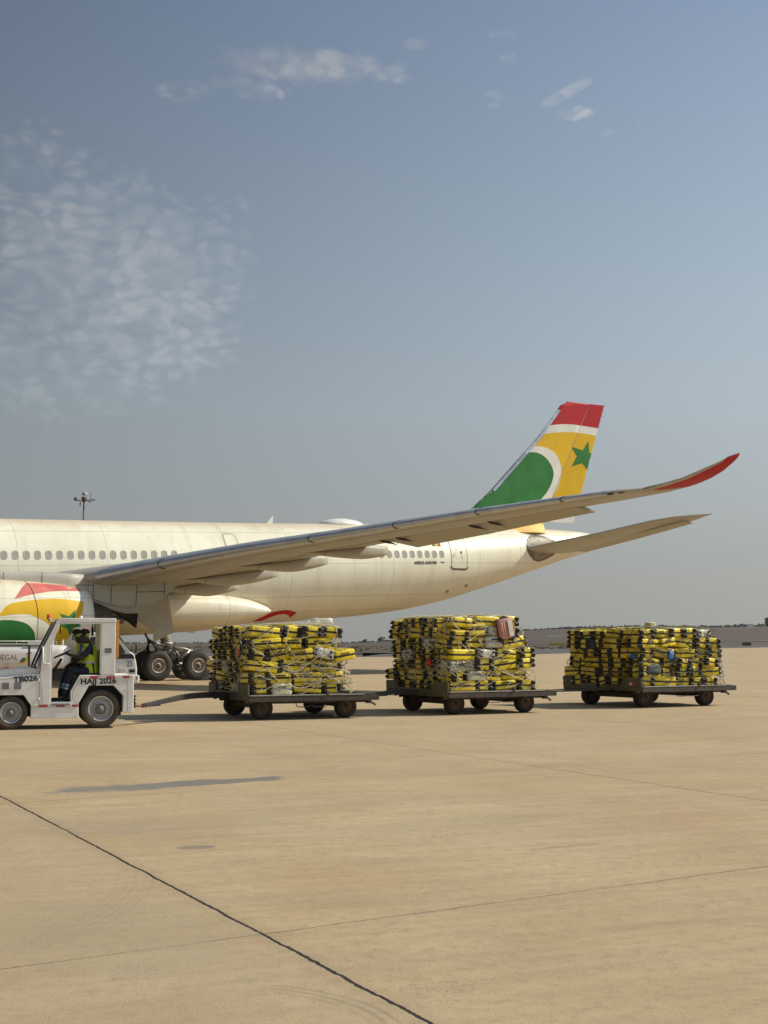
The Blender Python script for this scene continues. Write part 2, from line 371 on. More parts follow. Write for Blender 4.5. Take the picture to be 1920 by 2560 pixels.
# taxiway strip beyond the apron edge
def strip(name, pts, w, m, label, z=.012, terrf=True, cat='taxiway', kind='structure'):
    mb = MB(); vs = []
    P = smoothpoly(pts, 10)
    for i, p in enumerate(P):
        a = Vector(P[max(i - 1, 0)]); b = Vector(P[min(i + 1, len(P) - 1)]); d = (b - a).normalized(); nn = Vector((-d.y, d.x)) * w / 2
        for q in (Vector(p) - nn, Vector(p) + nn): vs.append((q.x, q.y, (max(0, terr(q.x, q.y) + .03) if terrf else 0) + z))
    mb.add(vs, [(2 * i, 2 * i + 1, 2 * i + 3, 2 * i + 2) for i in range(len(P) - 1)])
    return tag(mb.build(name, m), label, cat, kind=kind)
strip('taxiway', [(-400, 232), (-60, 212), (0, 202), (22, 222), (60, 330), (130, 500), (240, 760)], 56, m_asph, 'dark asphalt taxiway behind the apron edge', z=-.012)
strip('dirt_road', [(-500, 640), (0, 640), (180, 690), (420, 760)], 16, mat('grey_gravel', (.13, .115, .10), .95, scale=.1), 'grey gravel road across the dry ground', z=.25, cat='road')
strip('taxi_line', [(-60, 47.4), (-8.5, 45.9), (-1, 45.0), (9.8, 44.6), (13, 44.7), (40, 46.5)], .16, m_line, 'faded pale line painted across the apron', z=.004, terrf=False, cat='ground marking')
# ---------------------------------------------------------------- airliner
def AC(s, l, z): return Vector((s - 33.0, -l, z))
def interp(x, xs, ys):
    if x <= xs[0]: return ys[0]
    for i in range(1, len(xs)):
        if x <= xs[i]: return ys[i - 1] + (ys[i] - ys[i - 1]) * (x - xs[i - 1]) / (xs[i] - xs[i - 1])
    return ys[-1]
def fuselage_mat():
    m = bpy.data.materials.new('cream_white_paint'); m.use_nodes = True; t = m.node_tree; g = G(t); b = t.nodes['Principled BSDF']
    v = g.n('ShaderNodeTexCoord').outputs['Object']; x, y, z = g.sep(v)
    n1 = g.noise(g.vm('MULTIPLY', v, (1, .35, .12)), 1.6, 6, .65); n2 = g.noise(v, .5, 4, .5); n3 = g.noise(v, 14, 4, .6)
    c = g.mix(g.ramp(n2, .3, .7), (.74, .70, .54), (.80, .775, .62))
    c = g.mix(g.m('MULTIPLY', g.ramp(n1, .46, .70), .32), c, (.52, .46, .33))
    swirl = g.noise(g.vm('MULTIPLY', v, (.9, 1, 1.6)), 1.1, 5, .6, 2.2); c = g.mix(g.m('MULTIPLY', g.ramp(swirl, .5, .68), g.m('MULTIPLY', g.ramp(z, 6.0, 7.4), .28)), c, (.62, .50, .34))  # wavy reflections of the upper hull painted into the colour
    cellp = g.n('ShaderNodeTexWhiteNoise', noise_dimensions='2D'); g.put(cellp.inputs['Vector'], g.comb(g.m('FLOOR', g.m('DIVIDE', x, 2.12)), g.m('FLOOR', g.m('DIVIDE', z, 1.15)), 0.0))
    c = g.mix(g.m('MULTIPLY', cellp.outputs[0], .09), c, (.50, .46, .36))
    c = g.mix(g.m('MULTIPLY', g.ramp(n3, .6, .8), .10), c, (.45, .38, .28))
    # settled dust along the crown; belly's shade and ground bounce painted in tan
    nz = g.sep(g.n('ShaderNodeTexCoord').outputs['Normal'])[2]
    c = g.mix(g.m('MULTIPLY', g.ramp(g.m('ADD', nz, g.m('MULTIPLY', n1, .2)), .90, 1.06), .5), c, (.62, .42, .24))
    c = g.mix(g.m('MULTIPLY', g.ramp(g.m('ADD', nz, g.m('MULTIPLY', g.m('SUBTRACT', n1, .5), .6)), -.35, -.95), .45), c, (.52, .40, .27))
    # short dark weather streaks running down
    sx = g.m('MULTIPLY', x, 3.2); cellx = g.m('FLOOR', sx)
    wn = g.n('ShaderNodeTexWhiteNoise', noise_dimensions='1D'); g.put(wn.inputs['W'], cellx)
    fx = g.m('ABSOLUTE', g.m('SUBTRACT', g.m('FRACT', g.m('ADD', sx, g.m('MULTIPLY', z, .12))), .5))
    st = g.m('MULTIPLY', g.ramp(fx, .02, .06, 1., 0.), g.ramp(g.noise(g.comb(g.m('MULTIPLY', x, 1.7), 0., g.m('MULTIPLY', z, .8)), 1.3, 3), .56, .66))
    st = g.m('MULTIPLY', st, g.m('MULTIPLY', g.ramp(wn.outputs[0], .45, .5), g.ramp(z, 2.6, 3.2)))
    c = g.mix(g.m('MULTIPLY', st, g.m('MULTIPLY', g.ramp(z, 5.0, 5.6, 1., 0.), .55)), c, (.20, .17, .13))
    # skin panel joints (frames and stringers)
    zz = g.m('SUBTRACT', z, g.m('MULTIPLY', x, .036))
    def ln(coord, off, wd): return g.ramp(g.m('ABSOLUTE', g.m('SUBTRACT', coord, off)), wd, wd * 1.8, 1., 0.)
    L = None
    for off in (-7.6, -3.25, 3.1, 6.7, 12.9, 18.9, 22.1):
        q = ln(g.m('ADD', x, g.m('MULTIPLY', z, .0)), off, .014); L = q if L is None else g.m('MAXIMUM', L, q)
    for off in (5.62, 7.30, 3.9, 3.15): L = g.m('MAXIMUM', L, ln(zz, off, .012))
    c = g.mix(g.m('MULTIPLY', L, .42), c, (.28, .24, .19))
    g.put(b.inputs['Base Color'], c); b.inputs['Roughness'].default_value = .42; b.inputs['Specular IOR Level'].default_value = .45
    b.inputs['Coat Weight'].default_value = .12; b.inputs['Coat Roughness'].default_value = .3
    return m
m_fus = fuselage_mat()
m_wing = mat('wing_grey_paint', (.40, .375, .31), .5, var=.07, scale=1.2, dirt=(.34, .28, .20), dirt_amt=.45, stretch=(.5, 2.5, 2.5), detail=6)
m_wingd = mat('wing_panel_grey', (.36, .325, .25), .5, var=.06, scale=1.5, dirt=(.34, .28, .20), dirt_amt=.35)
m_slat = mat('bare_slat_metal', (.50, .51, .53), .36, metal=.55, var=.10, scale=2)
m_red = mat('livery_red', (.42, .010, .016), .55, var=.06, scale=1.5, spec=.22)
m_redf = mat('livery_faded_red', (.58, .12, .10), .5, var=.12, scale=1.2, dirt=(.62, .34, .22), dirt_amt=.5)
m_yel = mat('livery_yellow', (.66, .40, .010), .55, var=.05, scale=1.5, spec=.22)
m_yelf = mat('livery_dusty_yellow', (.80, .50, .16), .5, var=.1, scale=1.5)
m_grn = mat('livery_green', (.028, .165, .036), .55, var=.12, scale=1.2, spec=.22)
m_finw = mat('fin_white', (.68, .66, .58), .42, var=.06, scale=1.5, coat=.15)
m_dark = mat('dark_recess', (.018, .017, .016), .8)
m_seam = mat('seal_black', (.03, .028, .025), .7)
m_grey = mat('mid_grey_metal', (.23, .22, .20), .45, metal=.6, var=.2, scale=8, dirt=(.06, .05, .04), dirt_amt=.6)
m_white = mat('gloss_white', (.74, .73, .68), .4, var=.04, scale=3)
m_text = mat('black_lettering', (.02, .02, .022), .6)
m_pane = mat('cabin_pane', (.34, .32, .27), .2, var=.1, scale=10, spec=.7)
m_frame = mat('window_frame_grey', (.44, .40, .33), .5)
plane = empty('airliner', (-11.95, 68.3, 0), .538, label='cream white wide-body airliner with green, yellow and red tail parked behind the carts', cat='airliner')
FS = [3.2, 4.0, 5.5, 8, 12, 20, 25.2, 33, 39.2, 42.8, 45.4, 48, 50.7, 53.8, 56.5, 58.3, 60.0, 61.5, 62.6, 63.0]
FT = [5.0, 5.9, 6.7, 7.25, 7.42, 7.62, 7.74, 7.96, 8.16, 8.3, 8.39, 8.48, 8.55, 8.60, 8.66, 8.68, 8.66, 8.62, 8.45, 8.3]
FB = [4.6, 3.7, 2.95, 2.35, 2.15, 2.25, 2.30, 2.52, 2.78, 3.03, 3.27, 3.6, 4.16, 5.05, 5.86, 6.42, 6.94, 7.32, 7.7, 7.9]
FW = [.2, 1.1, 1.9, 2.6, 2.8, 2.82, 2.82, 2.82, 2.82, 2.82, 2.80, 2.72, 2.55, 2.15, 1.70, 1.36, 1.02, .70, .42, .22]
def fus(s): return interp(s, FS, FT), interp(s, FS, FB), interp(s, FS, FW)
def fus_l(s, z, off=.006):
    t, b, w = fus(s); c = (t + b) / 2; h = (t - b) / 2; q = 1 - ((z - c) / h) ** 2
    return w * math.sqrt(max(q, 0)) + off
mb = MB(); rings = []
ss = []
for i in range(len(FS) - 1):
    k = 6 if FS[i + 1] - FS[i] > 2 else 3
    ss += [FS[i] + (FS[i + 1] - FS[i]) * j / k for j in range(k)]
ss.append(FS[-1])
def smt(s):  # smoothed section values
    a = [fus(s + d) for d in (-1.2, -.6, 0, .6, 1.2)]; w = (1, 2, 3, 2, 1)
    if s > 62 or s < 5: return fus(s)
    return [sum(a[i][j] * w[i] for i in range(5)) / 9 for j in range(3)]
for s in ss:
    t, b, w = smt(s); c = (t + b) / 2; h = (t - b) / 2
    rings.append([AC(s, w * math.cos(2 * math.pi * k / 72), c + h * math.sin(2 * math.pi * k / 72)) for k in range(72)])
mb.loft(rings)
fusel = mb.build('fuselage', m_fus, plane)
def fl(s, z, off=.006):
    t, b, w = smt(s); c = (t + b) / 2; h = (t - b) / 2; q = 1 - ((z - c) / h) ** 2
    return w * math.sqrt(max(q, 0)) + off
# cabin windows (one part each)
wz = lambda s: 5.82 + (s - 24.76) * .0363
def rrect(cx, cz, w, h, r, n=5, lean=0):
    P = []
    for qx, qz, a0 in ((1, 1, 0), (-1, 1, 90), (-1, -1, 180), (1, -1, 270)):
        for k in range(n + 1):
            a = R(a0 + 90 * k / n); P.append((cx + qx * (w / 2 - r) + r * math.cos(a), cz + qz * (h / 2 - r) + r * math.sin(a)))
    return P
def window_at(s):
    z = wz(s); W_, H_ = .32, .43
    mb = MB(); o = rrect(s, z, W_, H_, .13); i = rrect(s, z, W_ - .07, H_ - .07, .10); n = len(o)
    vs = [AC(a, fl(a, b, .012), b) for a, b in o] + [AC(a, fl(a, b, .016), b) for a, b in i]
    mb.add(vs, [[k, (k + 1) % n, (k + 1) % n + n, k + n] for k in range(n)], 0, True)
    mb.add([AC(a, fl(a, b, -.002), b) for a, b in i] + [AC(a, fl(a, b, .016), b) for a, b in i], [[k, (k + 1) % n, (k + 1) % n + n, k + n] for k in range(n)], 0)
    mb.add([AC(a, fl(a, b, .009), b) for a, b in i], [list(range(n))], 1)
    return mb.build('cabin_window', [m_frame, m_pane], fusel_w, fix=False)
fusel_w = plane
for k in range(17): window_at(24.76 + k * .5275)
for k in range(9): window_at(49.15 - k * .497)
for k in range(10): window_at(24.76 - .5275 * (k + 1))
# rear passenger door with its outline, sill and placards
def strip_on(mb, pts, w, mi, off=.012):
    for i in range(len(pts) - 1):
        (a, b), (c, d) = pts[i], pts[i + 1]; L = math.hypot(c - a, d - b) or 1; nx, nz = -(d - b) / L * w / 2, (c - a) / L * w / 2
        mb.add([AC(p, fl(p, q, off), q) for p, q in ((a + nx, b + nz), (a - nx, b - nz), (c - nx, d - nz), (c + nx, d + nz))], [(0, 1, 2, 3)], mi)
def door_part(name, s0, s1, z0, z1, sill=True, w=.035):
    mb = MB(); P = rrect((s0 + s1) / 2, (z0 + z1) / 2, s1 - s0, z1 - z0, .16, 4)
    P2 = []
    for i in range(len(P)):
        a, b = P[i], P[(i + 1) % len(P)]; k = max(1, int(math.hypot(b[0] - a[0], b[1] - a[1]) / .15))
        P2 += [(a[0] + (b[0] - a[0]) * j / k, a[1] + (b[1] - a[1]) * j / k) for j in range(k)]
    P2.append(P2[0]); strip_on(mb, P2, w, 0)
    decal(mb, P, lambda a, b: AC(a, fl(a, b, .008), b), 1, .2)
    if sill:
        strip_on(mb, [(s0 - .08, z0 + .10), (s0 - .02, z0 - .01), (s0 + .1, z0 - .055), (s1 - .1, z0 - .055), (s1 + .02, z0 - .01), (s1 + .08, z0 + .10)], .055, 2, .016)
        for (a, b, w_, h_) in [(s0 + .70, z0 + .90, .11, .16)]: decal(mb, rrect(a, b, w_, h_, .04), lambda a, b: AC(a, fl(a, b, .014), b), 2, .1)
        for (a, b, w_, h_) in [(s0 + .35, z0 + 1.15, .1, .04), (s0 + .38, z0 + 1.05, .12, .05), (s0 + .34, z0 + .92, .09, .03), (s0 + .15, z0 + .80, .13, .04), (s0 + .15, z0 + .72, .13, .04), (s0 + .15, z0 + .64, .13, .04),
                               (s0 + .31, z0 + .74, .025, .20), (s0 + .38, z0 + .58, .12, .03), (s0 + .70, z0 + .70, .12, .03), (s0 + .72, z0 + .60, .12, .05)]:
            decal(mb, [(a - w_ / 2, b - h_ / 2), (a + w_ / 2, b - h_ / 2), (a + w_ / 2, b + h_ / 2), (a - w_ / 2, b + h_ / 2)], lambda a, b: AC(a, fl(a, b, .014), b), 3, .2)
    return mb.build(name, [mat('door_outline_grey', (.22, .20, .17), .6), m_fus, m_seam, mat('placard_grey', (.38, .33, .27), .6)], plane, fix=False)
door_part('passenger_door', 49.80, 50.92, 5.93, 7.72)
door_part('emergency_exit', 36.05, 36.75, 5.75, 7.35, False, .03)
# lettering under the last windows
def text_on(s_, size, fn, parent, m, bold=0., name='lettering', align='LEFT'):
    vs, fs = text_mesh(s_, size, bold, align); mb = MB(); mb.add([fn(v.x, v.y) for v in vs], fs, 0)
    return mb.build(name, m, parent, fix=False)
text_on('AIRBUS A330-900', .235, lambda a, b: AC(47.22 + a * .86, fl(47.22 + a * .86, 6.06 + b + a * .034, .014), 6.06 + b + a * .034), plane, m_text, .008)
text_on('neo', .17, lambda a, b: AC(49.02 + a, fl(49.02 + a, 6.19 + b + a * .036, .014), 6.19 + b + a * .036), plane, m_text, .004)
# small tricolour flag
mb = MB()
for i, k in enumerate((0, 1, 2)):
    decal(mb, [(48.62 + .19 * i, 7.14), (48.81 + .19 * i, 7.14), (48.81 + .19 * i, 7.52), (48.62 + .19 * i, 7.52)], lambda a, b: AC(a, fl(a, b, .014), b), k, .2)
mb.build('flag_emblem', [m_grn, m_yel, m_red], plane, fix=False)
# belly fairing teardrop
mb = MB(); rings = []
for s, z0, z1, w in [(16.0, 2.6, 3.4, .5), (17.5, 2.15, 3.9, 2.6), (20, 2.02, 4.3, 3.05), (24, 2.0, 4.75, 3.2), (28, 2.06, 4.75, 3.22), (31.4, 2.12, 4.7, 3.2), (33.5, 2.22, 4.66, 3.15), (35.5, 2.36, 4.55, 3.04), (36.6, 2.50, 4.42, 2.98), (37.4, 2.65, 4.22, 2.93), (38.0, 2.84, 3.98, 2.86), (38.4, 3.05, 3.76, 2.76), (38.55, 3.22, 3.58, 2.66)]:
    c = (z0 + z1) / 2; h = (z1 - z0) / 2
    rings.append([AC(s, w * math.copysign(abs(math.cos(t)) ** .8, math.cos(t)), c + h * math.copysign(abs(math.sin(t)) ** .8, math.sin(t))) for t in [2 * math.pi * k / 48 for k in range(48)]])
mb.loft(rings); mb.build('belly_fairing', m_fus, plane)
# red sweep emblem behind the belly fairing
rl = [(37.75, 2.86), (38.1, 3.07), (38.6, 3.29), (39.1, 3.41), (39.55, 3.44), (40.15, 3.32), (40.0, 3.04), (39.75, 3.18), (39.45, 3.235), (39.1, 3.20), (38.7, 3.05), (38.4, 2.86)]
mb = MB(); decal(mb, rl, lambda a, b: AC(a + .42, fl(a + .42, b + .03, .02), b + .03), 0, .12); mb.build('red_emblem', m_red, plane, fix=False)
# small things on the hull
mb = MB(); rings = []
for s, h, w in [(42.72, 0, .02), (42.9, .12, .45), (43.2, .23, .7), (43.8, .31, .85), (44.3, .31, .85), (44.9, .22, .68), (45.3, .10, .40), (45.55, 0, .03)]:
    t = fus(s)[0] - .06
    rings.append([AC(s, w * math.cos(2 * math.pi * k / 24), t + (h + .06) * max(-.2, math.sin(2 * math.pi * k / 24))) for k in range(24)])
mb.loft(rings); mb.build('antenna_dome', m_white, plane)
mb = MB(); mb.prism([(39.45 - 33, 8.12), (39.85 - 33, 8.12), (39.93 - 33, 8.56), (39.85 - 33, 8.58)], -.03, .03); mb.build('blade_antenna', m_white, plane)
mb = MB(); mb.prism([(48.0 - 33, 8.42), (48.18 - 33, 8.42), (48.24 - 33, 8.6)], -.02, .02); mb.build('blade_antenna', m_white, plane)
for (s, l, z) in [(34.9, .6, 2.55), (38.4, .5, 2.78), (40.6, .4, 2.93)]:
    mb = MB(); mb.prism([(s - 33 - .35, z + .02), (s - 33 + .15, z + .05), (s - 33 + .32, z - .30), (s - 33 + .02, z - .30)], -l - .03, -l + .03); mb.build('drain_mast', m_white, plane)
m_valve = mat('valve_grey', (.25, .22, .18), .6)
for s, z in [(50.0, 5.0 - .35), (51.3, 5.25 - .25)]:
    mb = MB(); decal(mb, rrect(s, z, .24, .15, .02), lambda a, b: AC(a, fl(a, b, .012), b), 0, .1); mb.build('outflow_valve', m_valve, plane, fix=False)

# --- fin and rudder
# leading/trailing edges in (s,z)
LE = [(51.6, 8.5), (53.03, 9.74), (54.4, 10.89), (57.99, 14.44), (59.30, 15.95), (59.52, 16.25), (59.75, 16.52), (60.25, 16.72)]
def finLE(z): return interp(z, [p[1] for p in LE], [p[0] for p in LE])
def finTE(z): return 60.46 + (z - 9.33) * (63.19 - 60.46) / (16.91 - 9.33)
def finH(z): return 58.30 + (z - 9.6) * (61.95 - 58.30) / (16.77 - 9.6)
def fin_th(s, z):
    a, b = finLE(z), finTE(z); x = min(max((s - a) / (b - a), 0), 1); T = interp(z, [8.5, 16.8], [.62, .26])
    return T * (1.4845 * math.sqrt(x) - .63 * x - 1.758 * x * x + 1.4215 * x ** 3 - .5075 * x ** 4)
zs = [8.4, 8.8, 9.3, 9.74, 10.1, 10.5, 10.89, 11.3, 11.8, 12.3, 12.8, 13.3, 13.9, 14.44, 15, 15.6, 16.2, 16.36, 16.5, 16.60, 16.70]
xs_ = [0, .01, .03, .07, .13, .22, .34, .48, .62]
def finring(z, side_top=0):
    a, h = finLE(z), finH(z); P = []
    for x in [0, .004, .012, .024, .04, .065, .09, .13, .17, .22, .28, .35, .42, .5, .58, .67, .76, .88, 1.0]: P.append((a + (h - a) * x))
    return [AC(s, fin_th(s, z), z) for s in P] + [AC(s, -fin_th(s, z), z) for s in reversed(P[1:])]
mb = MB(); mb.loft([finring(z) for z in zs if z <= 16.2], caps=False); mb.loft([finring(z) for z in zs if z >= 16.2] + [[AC(p.x + 33, -p.y * .3, 16.78) for p in finring(16.70)]], 1)
fin_clip = [(51.6, 8.55), (58.1, 8.9), (61.92, 16.69), (60.22, 16.69), (59.73, 16.5), (59.42, 16.2), (57.95, 14.44), (54.35, 10.89), (52.98, 9.74)]
rud_clip = [(58.12, 9.2), (60.40, 9.33), (63.17, 16.88), (61.97, 16.76)]
fin_clip_ok = [(52.3, 8.6), (58.02, 8.9), (61.92, 16.70), (60.25, 16.70), (54.0, 10.4)]
# livery polygons
redp = [(57, 15.0)] + smoothpoly([(58.4, 15.05), (58.56, 15.1), (59.88, 15.3), (61.18, 15.33), (62.7, 15.24)], 5) + [(64, 17.5), (57, 17.5)]
yelp = smoothpoly([(55.0, 13.6), (57.95, 14.45), (59.26, 14.72), (60.9, 14.85), (62.5, 14.75)], 5) + [(64, 14), (61.4, 11.0)] + smoothpoly([(60.9, 10.3), (60.2, 9.85), (59.3, 9.46), (58.64, 9.17), (57.69, 8.9), (55.7, 8.4)], 4) + [(53, 8.3)]
whip = [(52.0, 8.55), (52, 13.4)] + smoothpoly([(56.3, 13.55), (57.31, 13.71), (58.13, 13.73), (58.87, 13.54), (59.31, 13.16), (59.57, 12.57), (59.52, 11.85), (59.21, 11.17), (58.86, 10.73), (58.2, 10.0), (57.3, 9.45), (56.2, 9.0), (55.0, 8.75)], 5)
grnp = [(52.4, 9.05), (52, 13.0)] + smoothpoly([(56.0, 13.1), (56.91, 13.31), (57.75, 13.33), (58.41, 13.03), (58.85, 12.52), (58.96, 12.05), (58.76, 11.44), (58.31, 10.82), (57.6, 10.25), (56.4, 9.7), (55.0, 9.3), (53.4, 9.1)], 5)
starp = [(61.83, 13.62), (61.76, 14.36), (61.30, 13.75), (60.43, 13.92), (60.84, 13.34), (60.41, 12.68), (61.22, 12.93), (61.66, 12.5), (61.80, 13.22), (62.45, 13.55)]
def shrinkclip(poly, clips):
    for c in clips: poly = clipconv(poly, c)
    return poly
# fin silhouette is non-convex only slightly: two convex halves
FA = [(52.98, 9.70), (54.38, 10.89), (57.97, 14.44), (59.42, 16.2), (59.74, 16.5), (60.25, 16.69), (61.90, 16.69), (58.02, 9.04), (57.9, 8.9), (52.1, 8.9)][::-1]
def convex_parts(): return [[(52.3, 9.08), (58.0, 9.08), (61.89, 16.69), (60.27, 16.69), (57.99, 14.42), (54.40, 10.87), (53.05, 9.72)]]
ZB = [8.8, 9.3, 9.74, 10.3, 10.89, 12.4, 14.44, 15.3, 16.2, 16.5, 16.69]
for P, mi, off in [(redp, 1, .005), (yelp, 2, .005), (whip, 0, .010), (grnp, 3, .015)]:
    for za, zc in zip(ZB[:-1], ZB[1:]):
        q = clipconv(P, [(finLE(za) + .004, za), (finH(za), za), (finH(zc), zc), (finLE(zc) + .004, zc)])
        for sd in (1, -1):
            if len(q) > 2: decal(mb, q, lambda a, b, o=off, sd=sd: AC(a, sd * (fin_th(a, b) + o), b), mi, .11)
# greyer erosion strip on the leading edge
lep = [(54.52, 10.86), (58.08, 14.42), (59.62, 16.24), (59.44, 16.19), (57.99, 14.44), (54.40, 10.90)]
mb.add([AC(a, fin_th(max(a, finLE(b) + .02), b) + .022, b) for a, b in [(54.42, 10.86), (54.56, 10.78), (58.16, 14.36), (58.01, 14.42)]], [(0, 1, 2, 3)], 4)
mb.add([AC(a, fin_th(max(a, finLE(b) + .02), b) + .022, b) for a, b in [(58.01, 14.42), (58.16, 14.36), (59.66, 16.16), (59.47, 16.2)]], [(0, 1, 2, 3)], 4)
mb.build('fin', [m_finw, m_red, m_yel, m_grn, m_slat], plane, fix=False)
# rudder turned a few degrees towards the camera
RA = R(7)
def RU(s, l, z):
    h = finH(z); u = s - h; return AC(h + u * math.cos(RA) - l * math.sin(RA) * 0, l + u * math.sin(RA), z)
mb = MB(); rr_ = []
for z in [9.12, 9.33, 10, 11, 12, 13, 14, 15, 16, 16.77]:
    h, e = finH(z) + .03, finTE(z) + (0 if z > 9.3 else -.05); P = [h + (e - h) * x for x in (0, .3, .6, .85, 1)]
    rr_.append([RU(s, fin_th(s, z) + .003, z) for s in P] + [RU(s, -fin_th(s, z) - .003, z) for s in reversed(P)])
mb.loft(rr_, smooth=False)
RCL = [(finH(9.14) + .04, 9.14), (finTE(9.14) - .01, 9.14), (finTE(16.76) - .01, 16.76), (finH(16.76) + .04, 16.76)]
for P, mi, off in [(redp, 1, .007), (yelp, 2, .007), (whip, 0, .012), (starp, 3, .016)]:
    q = clipconv(P, RCL)
    for sd in (1, -1):
        if q: decal(mb, q, lambda a, b, o=off, sd=sd: RU(a, sd * (fin_th(a, b) + o), b), mi, .4)
for k in range(5): mb.tube([RU(finTE(15.35 + .35 * k), 0, 15.35 + .35 * k), RU(finTE(15.35 + .35 * k) + .16, 0, 15.35 + .35 * k - .02)], .012, 4, 5)
mb.build('rudder', [m_finw, m_red, m_yel, m_grn, m_seam, m_seam], plane, fix=False)
# yellow dorsal root of the fin blending on the crown
mb = MB(); rings = []
for s, w, z in [(53.6, .12, 8.62), (54.6, .4, 8.80), (55.7, .62, 8.92), (56.8, .72, 9.0), (57.6, .55, 9.02), (58.15, .3, 9.0)]:
    t = fus(s)[0]; rings.append([AC(s, -w * 2.0, t - .35), AC(s, -w, t - .02), AC(s, -w * .45, z), AC(s, w * .45, z), AC(s, w, t - .02), AC(s, w * 2.0, t - .35)])
mb.loft(rings, closed=False, caps=False); mb.build('fin_root_fairing', m_yelf, plane)

# --- wings
def airfoil(th, n=14):
    P = []
    for i in range(n + 1):
        x = (1 - math.cos(math.pi * i / n)) / 2
        y = 5 * th * (.2969 * math.sqrt(x) - .126 * x - .3516 * x * x + .2843 * x ** 3 - .1036 * x ** 4)
        cam_ = .02 * (1 - (2 * x - 1) ** 2)
        P.append((x, y * .85 + cam_, -y * 1.0 + cam_))
    return P
AF = airfoil(1.0)
WL = [2.0, 5.0, 8.0, 10.0, 12.72, 15.9, 18.44, 21.42, 24.16, 26.84, 28.45, 29.3, 29.8, 30.28, 30.77, 31.25, 31.45, 31.70]
WS = [20.9, 23.0, 25.14, 26.54, 28.45, 30.68, 32.45, 34.54, 36.47, 38.34, 39.47, 40.07, 40.55, 41.0, 41.46, 41.90, 42.05, 42.16]
WZ = [3.8, 4.15, 4.55, 4.80, 5.22, 5.69, 5.98, 6.36, 6.71, 7.01, 7.17, 7.22, 7.37, 7.54, 7.81, 8.07, 8.20, 8.27]
TS = [34.6, 34.6, 34.7, 34.75, 35.6, 36.9, 37.95, 39.27, 40.5, 41.6, 42.1, 42.25, 42.35, 42.45, 42.55, 42.58, 42.60, 42.42]
TZ = [4.50, 4.70, 4.98, 5.18, 5.56, 5.96, 6.24, 6.53, 6.86, 7.12, 7.27, 7.38, 7.48, 7.62, 7.83, 8.10, 8.25, 8.34]
TT = [.150, .145, .135, .125, .118, .112, .108, .105, .10, .095, .09, .09, .08, .08, .08, .08, .07, .06]
def wsec(l):
    s0, z0, s1, z1, th = (interp(l, WL, A) for A in (WS, WZ, TS, TZ, TT)); return s0, z0, s1, z1, th
def wpt(l, x, side, sg=1, off=0.):
    """side +1 upper, -1 lower; x = chord fraction"""
    s0, z0, s1, z1, th = wsec(l); c = s1 - s0
    y = 5 * th * (.2969 * math.sqrt(max(x, 0)) - .126 * x - .3516 * x * x + .2843 * x ** 3 - .1036 * x ** 4)
    cm = .012 * (1 - (2 * x - 1) ** 2)
    le_off = -th * .25 * (1 - x)        # leading-edge top is the measured line
    return AC(s0 + c * x, sg * l, z0 + (z1 - z0) * x + c * (cm + le_off + (y if side > 0 else -y) * .95) + off)
